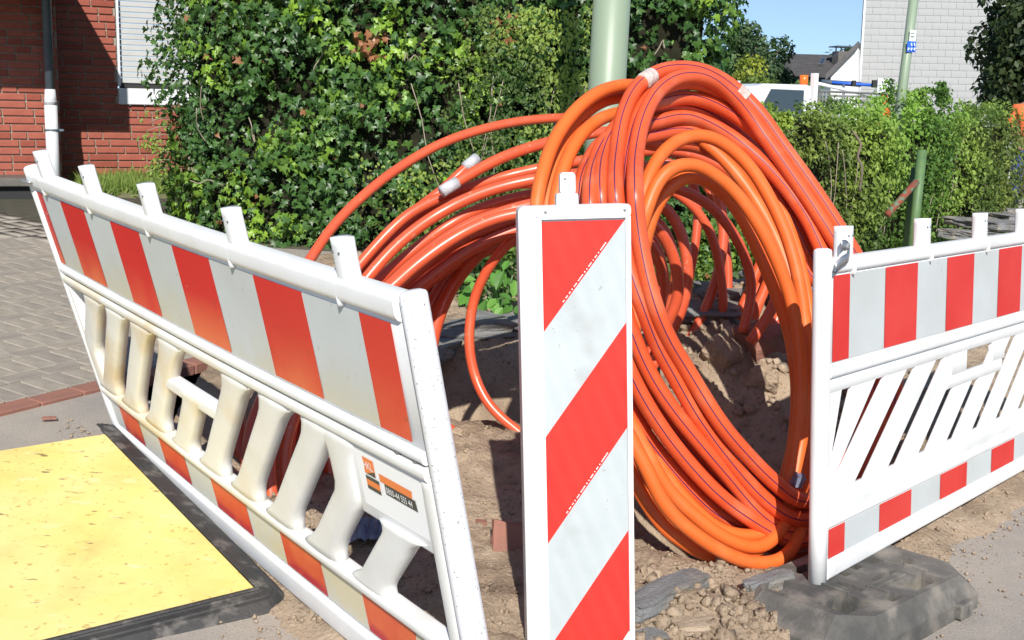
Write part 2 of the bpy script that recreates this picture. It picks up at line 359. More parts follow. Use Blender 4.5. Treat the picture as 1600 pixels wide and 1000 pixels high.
def clods(name, n, box_, smin, smax, protos=LUMPS, m=None, power=3, dens=None):
    P = []; S = []
    while len(P) < n:
        x = random.uniform(box_[0], box_[1]); y = random.uniform(box_[2], box_[3])
        if dug(x, y) < -.05: continue
        if dens and random.random() > dens(x, y): continue
        s = smin + (smax - smin) * random.random() ** power
        P.append((x, y, soil_z(x, y) + s * .15)); s *= random.choice((.5, .7, 1, 1)); S.append((s * random.uniform(.8, 1.3), s * random.uniform(.8, 1.2), s * random.uniform(.6, 1)))
    return scatter(name, protos, P, rotm(n), S, m or M['clod'])
clumpy = lambda x, y: min(1, max(.05, .5 + 1.6 * fbm(x * 2.6, y * 2.6, 9, 3)))
meta(clods('soil_crumbs', 26000, (-1.2, 2.4, 2.4, 7.4), .0022, .013, dens=clumpy, m=M['soil']), 'loose sandy crumbs scattered over the dug soil between the barriers', 'soil crumbs', kind='stuff')
meta(clods('small_clods', 4200, (.2, 1.1, 2.8, 3.75), .0018, .032, dens=lambda x, y: bump2(x, y, .54, 3.2, .42, .42) * (.3 + clumpy(x, y)), m=M['soil'], power=7), 'pile of dry clods beside the grey rubber foot of the right barrier', 'clods', kind='stuff')
meta(clods('mound_clods', 1800, (.6, 1.8, 4.6, 6.4), .004, .04, m=M['clod']), 'clods on the heaped soil seen through the big pipe loops', 'clods', kind='stuff')
# grit on the asphalt along the barrier foot
P = []; S = []
for i in range(1500):
    a = random.random() * 2.6; d = abs(random.gauss(0, .16)) + .0
    x = .95 + .66 * a + .75 * d; y = 3.45 + .75 * a - .66 * d; s = .0015 + .008 * random.random() ** 6
    P.append((x, y, ground_z(x, y) + s * .3)); S.append((s, s, s * .8))
meta(scatter('road_grit', LUMPS, P, rotm(len(P)), S, M['clod']), 'grit and small stones on the asphalt in front of the right barrier', 'grit', kind='stuff')
P = []; S = []
for i in range(900):
    x = random.uniform(-1.7, -.1); y = 4.5 - (x + 1.6) * 1.35 - abs(random.gauss(0, .12)) - .03; s = .0015 + .008 * random.random() ** 4
    P.append((x, y, ground_z(x, y) + s * .3)); S.append((s, s, s * .8))
meta(scatter('path_grit', LUMPS, P, rotm(len(P)), S, M['clod']), 'sandy grit on the strip between yellow board and left barrier', 'grit', kind='stuff')

def chunk(name, loc, size, m, rot=(0, 0, 0), seed=1, n=3, rnd=.12, **k):
    "a broken block: subdivided cube, squeezed and chipped"
    bm = bmesh.new(); bmesh.ops.create_cube(bm, size=1); bmesh.ops.subdivide_edges(bm, edges=bm.edges, cuts=n + 5, use_grid_fill=True)
    for v in bm.verts:
        c = v.co.copy(); c = c.lerp(c.normalized() * .62, rnd); sd = Vector((seed * 3.3, seed, 0)); wv = Vector((c.x * size[0], c.y * size[1], c.z * size[2]))
        e = noise.noise(c * 2.3 + sd) * .22 + noise.noise(c * 5 + sd) * .10 + noise.noise(c * 12 + sd) * .05
        v.co = wv * (1 + e * (.6 + rnd))
    o = bmobj(name, bm, m); o.location = loc; o.rotation_euler = [R(a) for a in rot]
    return meta(o, **k)
def on_soil(px, py, z=None):
    "point of the dug soil seen at a pixel"
    d = 2.4
    while d < 9:
        p = at(px, py, d)
        if p.z <= soil_z(p.x, p.y): return p
        d += .01
    return at(px, py, 8)
p = on_soil(1196, 548); chunk('brick_fragment', p + Vector((0, .05, .03)), (.20, .16, .13), M['paver_red'], (12, -14, 25), 2, label='broken red brick half buried at the top of the soil mound behind the pipes', cat='brick fragment')
p = on_soil(792, 862); chunk('brick_fragment', p + Vector((0, .03, .0)), (.10, .05, .16), M['paver_red'], (-28, 8, 10), 5, label='thin red brick sliver standing in the soil left of the striped beacon', cat='brick fragment')
p = on_soil(752, 816); chunk('brick_fragment', p, (.035, .03, .012), M['paver_red'], (0, 8, 10), 6, label='tiny flat red brick chip on the soil between left barrier and beacon', cat='brick fragment')
chunk('soil_clod', on_soil(1135, 560) + Vector((0, .02, 0)), (.20, .18, .16), M['soil'], (12, 10, 40), 11, 5, rnd=.75, label='largest hard clod on the face of the mound, below its crest', cat='clod')
chunk('soil_clod', on_soil(1195, 600) + Vector((0, .02, 0)), (.13, .12, .11), M['soil'], (2, 30, 70), 12, 5, rnd=.75, label='rounded clod on the mound below the broken red brick', cat='clod')
chunk('soil_clod', on_soil(716, 678), (.055, .05, .04), M['clod'], (2, 30, 70), 13, 4, rnd=.75, label='knobbly clod beside the right post of the left barrier', cat='clod')
chunk('soil_clod', on_soil(1018, 900), (.06, .05, .05), M['clod'], (2, 30, 20), 14, 4, rnd=.75, label='clod right beside the foot of the beacon, under the orange pipes', cat='clod')
chunk('asphalt_lump', on_soil(1058, 925) + Vector((-.04, 0, -.01)), (.36, .09, .05), M['slab'], (0, 0, 48), 15, 6, label='grey ridge of old asphalt running diagonally beside the beacon', cat='asphalt piece')
chunk('asphalt_lump', on_soil(1085, 975), (.12, .08, .03), M['clod'], (4, 0, 10), 16, 4, label='flat brownish lump among the clods in front of the rubber foot', cat='asphalt piece')
chunk('asphalt_lump', on_soil(1012, 998), (.10, .10, .04), M['slab'], (4, 0, 10), 17, 4, label='dark grey lump at the bottom edge right of the beacon', cat='asphalt piece')
chunk('asphalt_lump', at(1200, 912, 3.72), (.16, .05, .05), M['slab'], (0, -8, 22), 19, 4, label='upright dusty slab edge under the lowest orange pipe behind the rubber foot', cat='asphalt piece')
# rear row of broken slabs
slabs = [(722, 520, 7.4, .50, .32, .09, 12, 'broken grey slab left behind the single thin pipe'), (790, 516, 7.5, .42, .30, .10, -6, 'broken grey slab right of the single thin pipe, beside the beacon'),
         (860, 500, 7.9, .5, .4, .09, 5, 'grey slab mostly hidden behind the beacon'), (1098, 482, 7.0, .40, .50, .07, -14, 'large tilted grey slab framed by the inner pipe loops'),
         (1165, 463, 7.6, .42, .28, .08, 8, 'brown grey slab at the hedge foot behind the inner pipes'), (1150, 497, 6.9, .22, .16, .07, 20, 'small slab piece below the hedge among the thin pipes'),
         (1232, 440, 8.2, .5, .4, .08, 10, 'grey slab behind the right ends of the pipe loops'), (650, 548, 7.0, .4, .3, .09, -18, 'grey slab behind the right post of the left barrier')]
for i, (px, py, z, a, b, c, rz, lab) in enumerate(slabs):
    p = on_soil(px, py)
    chunk('stone_slab', p + Vector((0, .1, .0)), (a, b, c), M['slab'], (random.uniform(-6, 12), random.uniform(-5, 5), rz), 30 + i, 5, label=lab, cat='slab')
# torn up pavement at far right
for i, (px, py, z, a, b, c, rz, lab) in enumerate([(1560, 352, 13.2, .9, .7, .10, 30, 'flat torn up slab beyond the right barrier'), (1590, 343, 14.5, .8, .6, .10, 20, 'slab lying in shade at the right edge beyond the barrier'),
        (1597, 333, 15.8, .8, .5, .10, 40, 'pale step slab near the feet of the worker'), (1520, 368, 12.2, .7, .5, .09, 50, 'lowest torn up slab just over the top rail of the right barrier')]):
    p = at(px, py, z); chunk('stone_slab', p, (a, b, c), M['slab'], (2, 4, rz), 60 + i, 5, label=lab, cat='slab')

# ------------------------------------------------------------------ block paving on the left
A0 = gz(0, 640); A1 = gz(165, 600); ed = (A1 - A0); ed.z = 0; ed.normalize(); en = Vector((-ed.y, ed.x, 0))   # en points away from the camera
if en.y < 0: en = -en
def slope_rot(x, y):
    h = .05; gx = (ground_z(x + h, y) - ground_z(x - h, y)) / 2 / h; gy = (ground_z(x, y + h) - ground_z(x, y - h)) / 2 / h
    return Vector((0, 0, 1)).rotation_difference(Vector((-gx, -gy, 1)).normalized()).to_matrix()
paving = empty('paving', (A1.x, A1.y, ground_z(A1.x, A1.y))); meta(paving, kind='structure')
pv = []
def paver_mesh(name, m, lx=.195, ly=.095):
    bm = bmesh.new(); box(bm, (0, 0, -.025), (lx, ly, .05), None, .004, 1); me = bpy.data.meshes.new(name); bm.to_mesh(me); bm.free(); me.materials.append(m); return me
pm = [paver_mesh('paver', M['paver']), paver_mesh('paver', M['paver_b']), paver_mesh('paver', M['paver_red'])]
bed = []
cand = []
U_ = .1
for r_ in range(28):       # courses of upright blocks between single courses of lying blocks
    for i in range(-42, 26): cand.append((i * .1 + .05 * (r_ % 2) + .02 * (r_ % 3), .14 + r_ * .3, 1))
    for i in range(-21, 13): cand.append((i * .2 + .07 * (r_ % 3), .29 + r_ * .3, 0))
def inview(x, y, z):
    d = y * cp - (z - EYE) * sp
    if d < .3: return None
    a = x / d; b = (-(z - EYE) * cp - y * sp) / d
    return 800 + F * (a * cr - b * sr), 500 + F * (a * sr + b * cr), d
pav = []
for cx, cy, vert in cand:
    if cy > 8.4 or cx < -4 or cx > 2.2: continue
    q = A1 + ed * cx + en * cy; z = ground_z(q.x, q.y)
    s = inview(q.x, q.y, z)
    if not s or s[0] < -160 or s[0] > 560 or s[1] < 285: continue
    pav.append((s[2], q.x, q.y, z, vert, s))
pav.sort()
near = [t for t in pav if t[5][0] < 330]; nearset = near[:272]; rest = [t for t in pav if t not in nearset]
ang = math.atan2(ed.y, ed.x)
for t in nearset:
    rot = slope_rot(t[1], t[2]) @ Matrix.Rotation(ang + (math.pi / 2 if t[4] else 0), 3, 'Z')
    o = bpy.data.objects.new('paver', random.choice(pm[:2])); COL.objects.link(o); o.parent = paving; o.matrix_parent_inverse = wm(paving).inverted()
    o.matrix_basis = Matrix.Translation((t[1], t[2], t[3] + .012 + random.uniform(-.002, .002))) @ rot.to_4x4() @ Matrix.Rotation(random.uniform(-.02, .02), 4, 'X')
if rest:
    pb = ([(-.0975, -.0475, 0), (.0975, -.0475, 0), (.0975, .0475, 0), (-.0975, .0475, 0), (-.0975, -.0475, -.04), (.0975, -.0475, -.04), (.0975, .0475, -.04), (-.0975, .0475, -.04)], [(0, 1, 2, 3), (0, 4, 5, 1), (1, 5, 6, 2), (2, 6, 7, 3), (3, 7, 4, 0)])
    Rm = np.array([np.array(slope_rot(t[1], t[2]) @ Matrix.Rotation(ang + (math.pi / 2 if t[4] else 0), 3, 'Z')) for t in rest])
    o = scatter('paver_field', [pb], [(t[1], t[2], t[3] + .012 + random.uniform(-.003, .003)) for t in rest], Rm, np.ones(len(rest)), M['paver'], paving); meta(o, kind='stuff')
k = -2.6
while k < .9:       # red edging bricks
    q = A1 + ed * (k + .1) - en * .02; z = ground_z(q.x, q.y)
    o = bpy.data.objects.new('edging_brick', pm[2]); COL.objects.link(o); o.parent = paving; o.matrix_parent_inverse = wm(paving).inverted()
    o.matrix_basis = Matrix.Translation((q.x, q.y, z + .012 + random.uniform(-.002, .002))) @ (slope_rot(q.x, q.y) @ Matrix.Rotation(ang, 3, 'Z')).to_4x4(); k += .203
bedo = sheet('joint_bed', -8, 1.2, 4.0, 14, .25, M['joint'], lambda x, y: ground_z(x, y) + (.005 if (Vector((x, y, 0)) - Vector((A1.x, A1.y, 0))).dot(en) > -.1 and dug(x, y) < -.1 and x < .4 else -.35))
bedo.parent = paving; bedo.matrix_parent_inverse = wm(paving).inverted()

# ------------------------------------------------------------------ brick house, left
PH = R(25); wd = Vector((math.cos(PH), math.sin(PH), 0)); wn = Vector((math.sin(PH), -math.cos(PH), 0))
WB = at(95, 290, 10.9); base_z = .70; WB.z = 0
house = empty('brick_house', (WB.x, WB.y, base_z), label='red brick house with roller shutter window and downpipe, left of the ivy', cat='house')
PW = .48          # the left part of the wall stands forward
def wallbox(name, s0, s1, n0, n1, z0, z1, m, parent=house, bev=0):
    c = WB + wd * ((s0 + s1) / 2) + wn * ((n0 + n1) / 2); c.z = (z0 + z1) / 2
    return boxobj(name, c, (s1 - s0, abs(n1 - n0), z1 - z0), m, parent, PH, bev)
WS0, WS1, WZ0, WZ1 = .52, 2.2, 1.70, 3.2
wallbox('wall', -.02, WS0, -.3, 0, .3, 5.5, M['mortar']); wallbox('wall', WS0, 3.6, -.3, 0, .3, WZ0 - .17, M['mortar'])
wallbox('wall', WS1, 3.6, -.3, 0, WZ0 - .17, 5.5, M['mortar']); wallbox('wall', WS0, WS1, -.3, 0, WZ1, 5.5, M['mortar'])
wallbox('wall', -4.2, -.022, -.3, PW, .3, 5.5, M['mortar'])
def brick_me(name, l, m):
    bm = bmesh.new(); box(bm, (0, 0, 0), (l, .03, .053), None, .003, 1); me = bpy.data.meshes.new(name); bm.to_mesh(me); bm.free(); me.materials.append(m); return me
bms = {(L, q): brick_me('brick', L, M[q]) for L in (.24, .115) for q in ('brick', 'brick_b')}
RB = Matrix.Rotation(PH, 4, 'Z'); nb = 0
def lay(s0, s1, nrm, zs, ze, skip=None):
    global nb
    z = zs; row = 0
    while z < ze:
        s = s0 - (0, .125, .06, .19)[row % 4]; k = row
        while s < s1:
            L = .24 if (k % 3) else .115
            k += 1; a_ = max(s, s0); b_ = min(s + L, s1 if z < WZ0 - .17 or not skip else WS0 - .008)
            if b_ - a_ > .02:
                q = WB + wd * ((a_ + b_) / 2) + wn * (nrm + .002); q.z = z
                o = bpy.data.objects.new('brick', bms[(L, 'brick_b' if random.random() < .3 else 'brick')]); COL.objects.link(o); o.parent = house; o.matrix_parent_inverse = wm(house).inverted()
                o.matrix_basis = Matrix.Translation(q) @ RB @ Matrix.Diagonal(((b_ - a_) / L, 1, 1, 1)); nb += 1
            s += L + .011
        z += .0645; row += 1
lay(0, 1.12, 0, .74, 2.68, True)
lay(-.66, -.026, PW, .74, 2.5)
print('bricks', nb)
# roller shutter and sill
win = wallbox('window_frame', WS0, WS0 + .03, -.16, -.02, WZ0, WZ1, M['wpaint'])
nsl = 0
z = WZ0 + .03
while z < WZ1:
    c = WB + wd * ((WS0 + .03 + WS1) / 2) + wn * -.09; c.z = z + .022
    bm = bmesh.new(); box(bm, c, (WS1 - WS0 - .03, .012, .044), Matrix.Rotation(PH, 3, 'Z') @ Matrix.Rotation(R(-7), 3, 'X'), .005, 2); bmobj('shutter_slat', bm, M['shutter'], house); z += .0485; nsl += 1
wallbox('shutter_gap', WS0 + .03, WS1, -.14, -.10, WZ0 - .02, WZ0 + .03, M['darkgap'])
wallbox('window_sill', WS0, WS1 + .05, -.16, .05, WZ0 - .165, WZ0 - .02, M['wpaint'], bev=.006)
# canopy roof over the forward part, above the frame, whose shade falls on the wall
bm = bmesh.new(); c = WB + wd * (-2.16) + wn * (PW + .52); c.z = 2.60; box(bm, c, (4.35, 1.06, .38), Matrix.Rotation(PH, 3, 'Z')); bmobj('canopy', bm, M['wpaint'], house)
# house roof, above the frame
v = []
for s_, n_, z_ in ((-4.4, .75, 5.5), (4.0, .75, 5.5), (4.0, -2.8, 8), (-4.4, -2.8, 8), (-4.4, .75, 5.35), (4.0, .75, 5.35), (4.0, -2.8, 7.85), (-4.4, -2.8, 7.85)):
    q = WB + wd * s_ + wn * n_; q.z = z_; v.append(q)
mesh('roof', v, [(0, 1, 2, 3), (7, 6, 5, 4), (0, 4, 5, 1), (1, 5, 6, 2), (2, 6, 7, 3), (3, 7, 4, 0)], M['rooft'], house)
# stone step with plinth
wallbox('door_step', -1.5, -.20, PW + .002, PW + .62, .86, .93, M['stone'], bev=.008); wallbox('step_plinth', -1.46, -.24, PW + .004, PW + .56, .4, .858, M['darkgap'])
# downpipe
dp0 = at(84, 275, 10.25)
dp = empty('downpipe', (dp0.x, dp0.y, .72), label='slim downpipe on the brick house, grey above and white below', cat='downpipe')
def vert(px, y0, y1, z, r, name, m, parent):
    a = at(px, y1, z); x, y = a.x, a.y; zt = at(px, y0, z).z
    return cyl(name, (x, y, a.z), (x, y, zt), r, m, parent, 20)
vx, vy = dp0.x, dp0.y
cyl('upper_pipe', (vx, vy, at(84, 160, 10.25).z), (vx, vy, 4.5), .040, M['zinc'], dp, 20)
cyl('pipe_taper', (vx, vy, at(84, 160, 10.25).z - .02), (vx, vy, at(84, 140, 10.25).z), .055, M['wpaint'], dp, 20, .041)
cyl('lower_pipe', (vx, vy, .66), (vx, vy, at(84, 158, 10.25).z), .052, M['wpaint'], dp, 20)
bm = bmesh.new(); bmesh.ops.create_cone(bm, segments=20, radius1=.058, radius2=.058, depth=.015, cap_ends=True, matrix=Matrix.Translation((vx, vy, at(84, 203, 10.25).z))); box(bm, (vx + .07, vy + .02, at(84, 203, 10.25).z), (.05, .02, .018)); bmobj('pipe_clamp', bm, M['zinc'], dp)

# ------------------------------------------------------------------ foliage
def ivy_leaf(wx=1.0, cup=.22):
    out = [(0, .0), (.22, -.16), (.50, -.10), (.36, .14), (.46, .42), (.20, .42), (0, .92), (-.20, .42), (-.46, .42), (-.36, .14), (-.50, -.10), (-.22, -.16)]
    V = [(0, .2, .06)] + [(x * wx, y - .1, -cup * abs(x) - .14 * max(y - .4, 0) ** 1.0) for x, y in out]
    return V, [(0, i, i % 12 + 1) for i in range(1, 13)]
def oval_leaf():
    return [(0, 0, 0), (.26, .35, .07), (.18, .75, .05), (0, 1, -.06), (-.18, .75, .05), (-.26, .35, .07), (0, .5, -.02)], [(0, 1, 6), (1, 2, 6), (2, 3, 6), (3, 4, 6), (4, 5, 6), (5, 0, 6)]
def tiny_leaf():
    return [(0, 0, 0), (.34, .45, .08), (0, 1, -.04), (-.34, .45, .08)], [(0, 1, 2), (0, 2, 3)]
def leaf_frames(n, out, updroop=.5, jitter=.7):
    "rotation per leaf: normal near 'out' with jitter, tip hanging down"
    nrm = out + rng.normal(size=(n, 3)) * jitter * .6; nrm /= np.linalg.norm(nrm, axis=1)[:, None]
    tip = np.tile(np.array([0, -.15, -1.0]), (n, 1)) + rng.normal(size=(n, 3)) * .75
    tip -= nrm * (nrm * tip).sum(1)[:, None]; tip /= np.linalg.norm(tip, axis=1)[:, None]
    x = np.cross(tip, nrm); return np.stack([x, tip, nrm], 2)
def nz(P, s, off=0):
    return np.array([noise.noise(Vector((p[0] * s + off, p[1] * s, p[2] * s))) for p in P])
def ramp(t, a, b):
    t = np.clip(t, 0, 1)[:, None]; return np.array(a) * (1 - t) + np.array(b) * t
# --- ivy
IX0, IX1, IY, IZ = -2.62, 1.62, 8.45, 3.7
ivy = empty('ivy_bush', (-.5, IY + .9, .5), label='tall wall of dark ivy with bright young leaves behind the left barrier', cat='ivy')
def ivy_surface(n, depth, seed):
    r_ = np.random.default_rng(seed)
    per = np.r_[0]
    # unrolled outline: left side (1.4 m), rounded corner, front (4.2 m), right side
    s = r_.uniform(-1.2, IX1 - IX0 + .8, n); z = r_.uniform(.1, IZ, n); P = np.zeros((n, 3)); O = np.zeros((n, 3)); rc = .45
    W_ = IX1 - IX0
    for i in range(n):
        t = s[i]
        if t < rc * .8:
            a = min(max((rc * .8 - t) / (rc * 1.4), 0), 1) * math.pi / 2; over_ = max(-(t) - .3, 0)
            x = IX0 + rc - rc * math.sin(a); y = IY + rc - rc * math.cos(a) + over_; o = (-math.sin(a), -math.cos(a), .25)
        elif t > W_ - rc * .8:
            a = min((t - W_ + rc * .8) / (rc * 1.4), 1) * math.pi / 2; over_ = max(t - W_ - .3, 0)
            x = IX1 - rc + rc * math.sin(a); y = IY + rc - rc * math.cos(a) + over_; o = (math.sin(a), -math.cos(a), .25)
        else: x = IX0 + t; y = IY; o = (0, -1, .30)
        P[i] = (x, y, z[i]); O[i] = o
    b = .20 * nz(P, 1.1, 3) + .13 * nz(P, 3.2, 8) + .05 * nz(P, 8, 1)
    g = nz(P, 2.6, 20)
    O /= np.linalg.norm(O, axis=1)[:, None]
    d = b - depth * r_.random(n) ** 1.3
    Q = P + O * d[:, None]; return Q, O, g, b
N = 42000
P, O, g, b = ivy_surface(N, .42, 1)
keep = (g > -.22) | (rng.random(N) < .25); P, O, g, b = P[keep], O[keep], g[keep], b[keep]; N = len(P)
young = .6 * nz(P, 1.9, 50) + .55 * nz(P, 5, 60)
yc = np.array([inview(*p)[:2] for p in P])
yb = np.exp(-(((yc[:, 0] - 390) / 110) ** 2 + ((yc[:, 1] - 90) / 150) ** 2)) * .26 - .06 + np.exp(-(((yc[:, 0] - 600) / 60) ** 2 + ((yc[:, 1] - 60) / 70) ** 2)) * .2
ym = np.clip((young + yb - .06) * 2.6, 0, 1) * (rng.random(N) < .8)
tint = ramp(rng.random(N), (.030, .078, .019), (.075, .16, .036)); tint = tint * (1 - ym[:, None]) + ramp(rng.random(N), (.16, .30, .028), (.27, .42, .05)) * ym[:, None]
br = rng.random(N) < .006; tint[br] = (.28, .13, .06)
brown = (np.abs(yc[:, 0] - 578) < 26) & (np.abs(yc[:, 1] - 68) < 22) | (np.abs(yc[:, 0] - 790) < 24) & (np.abs(yc[:, 1] - 45) < 22)
tint[brown & (rng.random(N) < .6)] = (.34, .15, .07)
S = rng.uniform(.034, .080, N) * np.where(P[:, 0] < -1.9, .8, 1.0)
Rm = leaf_frames(N, O, jitter=.95)
IV = ivy_leaf()
# the 300 most forward, most visible leaves are single parts
vis = np.array([(0 < c[0] < 1600 and 0 < c[1] < 420) for c in yc]); score = (P[:, 1] - .3 * b) + (~vis) * 100 - S * 2 + rng.random(N) * .05; idx = np.argsort(score)
top = idx[:290]; low = np.setdiff1d(np.arange(N), top)
meta(scatter('ivy_foliage', [IV, ivy_leaf(.8, .45), ivy_leaf(1.1, .1), ivy_leaf(.9, -.3)], P[low], Rm[low], S[low], M['leaf'], ivy, tint[low]), kind='stuff')
def leaf_proto(name, pr, tint_, m):
    me = bpy.data.meshes.new(name); me.from_pydata(pr[0], [], pr[1]); a = me.color_attributes.new('tint', 'FLOAT_COLOR', 'POINT')
    for i in range(len(pr[0])): a.data[i].color = (*tint_, 1)
    me.materials.append(m); return me
lp = [leaf_proto('ivy_leaf', IV, c, M['leaf']) for c in ((.026, .066, .018), (.045, .1, .026), (.062, .135, .032), (.2, .35, .03), (.3, .45, .055), (.3, .14, .06))]
lt = np.array([(.026, .066, .018), (.045, .1, .026), (.062, .135, .032), (.2, .35, .03), (.3, .45, .055), (.3, .14, .06)])
iw = wm(ivy).inverted()
def put_leaf(name, me, p, rm, s, parent, inv):
    o = bpy.data.objects.new(name, me); COL.objects.link(o); o.parent = parent; o.matrix_parent_inverse = inv
    o.matrix_basis = Matrix.Translation(Vector(p)) @ Matrix([list(r_) for r_ in rm]).to_4x4() @ Matrix.Scale(s, 4); return o
for i in top: put_leaf('ivy_leaf', lp[int(np.argmin(((lt - tint[i]) ** 2).sum(1)))], P[i], Rm[i], float(S[i]), ivy, iw)
# solid core of the ivy, coloured near black for the shade between leaves
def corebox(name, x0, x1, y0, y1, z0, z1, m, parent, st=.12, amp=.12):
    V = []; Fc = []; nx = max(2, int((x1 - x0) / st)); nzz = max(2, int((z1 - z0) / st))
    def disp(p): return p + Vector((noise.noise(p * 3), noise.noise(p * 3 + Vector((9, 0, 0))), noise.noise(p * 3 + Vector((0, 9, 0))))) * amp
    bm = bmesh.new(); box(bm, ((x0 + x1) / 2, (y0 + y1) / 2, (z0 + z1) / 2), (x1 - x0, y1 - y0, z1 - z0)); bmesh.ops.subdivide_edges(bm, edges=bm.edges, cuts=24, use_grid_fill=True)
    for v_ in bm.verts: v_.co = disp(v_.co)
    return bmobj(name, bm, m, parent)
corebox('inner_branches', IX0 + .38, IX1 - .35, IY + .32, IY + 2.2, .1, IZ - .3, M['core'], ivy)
for i in range(26):       # bare stems poking out
    x = random.uniform(IX0 + .3, IX1 - .3); z = random.uniform(.6, 3.2); a = random.uniform(-1.2, 1.2)
    p0 = Vector((x, IY + .12, z)); p = [p0]
    for k in range(4): p.append(p[-1] + Vector((math.sin(a) * .06, random.uniform(-.05, .02), math.cos(a) * .06 * random.choice((1, -1, 1))))); a += random.uniform(-.5, .5)
    tube('stem', catmull(p, 3), .004, M['twig'], ivy, nseg=5)
cyl('trunk', (-.6, IY + 1.2, .1), (-.5, IY + 1.2, 2.8), .12, M['bark'], ivy)
cyl('trunk', (.6, IY + 1.2, .1), (.7, IY + 1.2, 2.8), .10, M['bark'], ivy)

# --- generic small leaved mass along a line
def hedge_mass(name, parent, n, x_of, tintf, size, proto, m, seed=1, depth=.35):
    r_ = np.random.default_rng(seed); P = []; O = []
    for i in range(n):
        p, o = x_of(r_); P.append(p); O.append(o)
    P = np.array(P); O = np.array(O); O /= np.linalg.norm(O, axis=1)[:, None]
    bb = .26 * nz(P, 1.6, seed) + .20 * nz(P, 4.5, seed + 7) + .06 * nz(P, 11, seed)
    P = P + O * (bb - depth * r_.random(n) ** 1.4)[:, None]
    g = nz(P, 3.4, seed + 30); k = (g > -.28) | (r_.random(n) < .3)
    P, O = P[k], O[k]; S = r_.uniform(size[0], size[1], len(P))
    return meta(scatter(name, proto, P, leaf_frames(len(P), O, jitter=1.2), S, m, parent, tintf(P)), kind='stuff')
# middle shrub with small pale leaves, standing in front of the ivy
sh = empty('privet_shrub', (.05, 8.0, .3), label='loose small leaved shrub between dark ivy and green lamp post', cat='shrub')
def shrub_s(r_):
    if r_.random() < .30:  t = r_.uniform(-1, 1); z = r_.uniform(.3, 1.2); x = .0 + t * 1.0
    else: t = r_.uniform(-1, 1); z = r_.uniform(.5, 2.25); x = .12 + t * (.72 - .10 * z) 
    return (x, 8.25 - .35 * (1 - t * t) - .12 * math.sin(z * 1.5), z), (t * .5, -1, .35)
def shrub_t(P):
    n_ = nz(P, 2.2, 77); k = np.clip(.5 + n_ * 1.3 + .3 * (rng.random(len(P)) - .5), 0, 1); return ramp(k, (.07, .12, .03), (.27, .36, .07))
hedge_mass('shrub_foliage', sh, 9500, shrub_s, shrub_t, (.018, .042), [tiny_leaf(), oval_leaf()], M['leaf2'], 3, .30)
for i in range(9):
    x = random.uniform(-.5, .7); p = [Vector((x * .6, 8.15, .3))]; a = random.uniform(-.35, .35) + x * .3
    for k in range(8): p.append(p[-1] + Vector((math.sin(a) * .24, random.uniform(-.05, .03), math.cos(a) * .24))); a += random.uniform(-.2, .2)
    tube('stem', catmull(p[:7], 2), .0035, M['twig'], sh, nseg=5)
# right hedge along the street
hs = Vector((1.0, 9.7, 0)); he = Vector((6.5, 16.5, 0)); hd = (he - hs).normalized(); hn = Vector((hd.y, -hd.x, 0)); HL = (he - hs).length
hedge = empty('street_hedge', (hs.x, hs.y, .1), label='long clipped hedge running from the pipe coil towards the worker', cat='hedge')
def hb(x, y): return max(ground_z(x, y), -.2)
def htop(t): return 1.45 + .05 * math.sin(t * 2.3) + (.25 * math.exp(-((t - 5.2) / .6) ** 2)) + .022 * t
def hedge_s(r_):
    t = HL * r_.random() ** 1.25
    c = hs + hd * t; u = r_.random(); ht = htop(t)
    if u < .66:
        z = r_.uniform(.05, ht); f = max(0, (z - ht + .25) / .25); q = c + hn * (.42 - .18 * f * f + .10 * (1 - z / ht)); return (q.x, q.y, z), (hn.x, hn.y, .35 + f)
    if u < .70: z = r_.uniform(.1, ht); q = hs + hn * r_.uniform(-.4, .4) ; return (q.x, q.y, z), (-hd.x, -hd.y, .3)
    q = c + hn * r_.uniform(-.42, .35); return (q.x, q.y, ht + .03), (0, -.25, 1)
def hedge_t(P):
    n_ = nz(P, 1.1, 5) + .5 * nz(P, 5, 9); T = (P[:, 0] - hs.x) * hd.x + (P[:, 1] - hs.y) * hd.y
    k = np.clip(.42 + n_ * 1.1 + .45 * (rng.random(len(P)) - .5), 0, 1)
    a = ramp(k, (.08, .125, .028), (.30, .37, .075)); fresh = np.clip(np.exp(-((T - 5.0) / 1.3) ** 2) + np.clip((P[:, 2] - 1.45) * 2, 0, .4), 0, 1)[:, None]
    bgreen = ramp(k, (.08, .18, .03), (.24, .44, .07)); return a * (1 - fresh * .8) + bgreen * fresh * .8
hedge_mass('hedge_foliage', hedge, 46000, hedge_s, hedge_t, (.034, .070), [tiny_leaf(), oval_leaf()], M['leaf2'], 11, .32)
# shoots standing up from the top
def shoot_s(r_):
    t = HL * r_.random(); 
    if r_.random() < .3: t = 5.3 + r_.normal() * .6
    k = int(t * 5); rr = random.Random(k); t0 = k / 5; h = rr.uniform(.05, .24) ; c = hs + hd * (t0 + rr.uniform(0, .2)) + hn * rr.uniform(-.3, .35); u = r_.random()
    return (c.x + r_.normal() * .025, c.y + r_.normal() * .025, htop(t0) + u * h), (r_.normal(), -1, .6)
hedge_mass('hedge_shoots', hedge, 6000, shoot_s, hedge_t, (.025, .05), [tiny_leaf(), oval_leaf()], M['leaf2'], 12, .02)
def sprig_s(r_):
    k = int(r_.integers(0, 7)); u = r_.random(); q = at(1168 + k * 9 + r_.normal() * 4, 205 - u * (48 - 5 * abs(k - 2)) + r_.normal() * 2, 9.7 + .05 * k); return tuple(q), (r_.normal() * .5, -1, .6)
hedge_mass('hedge_sprigs', hedge, 900, sprig_s, lambda P: ramp(rng.random(len(P)), (.13, .22, .03), (.34, .44, .07)), (.035, .065), [oval_leaf(), tiny_leaf()], M['leaf2'], 15, .02)
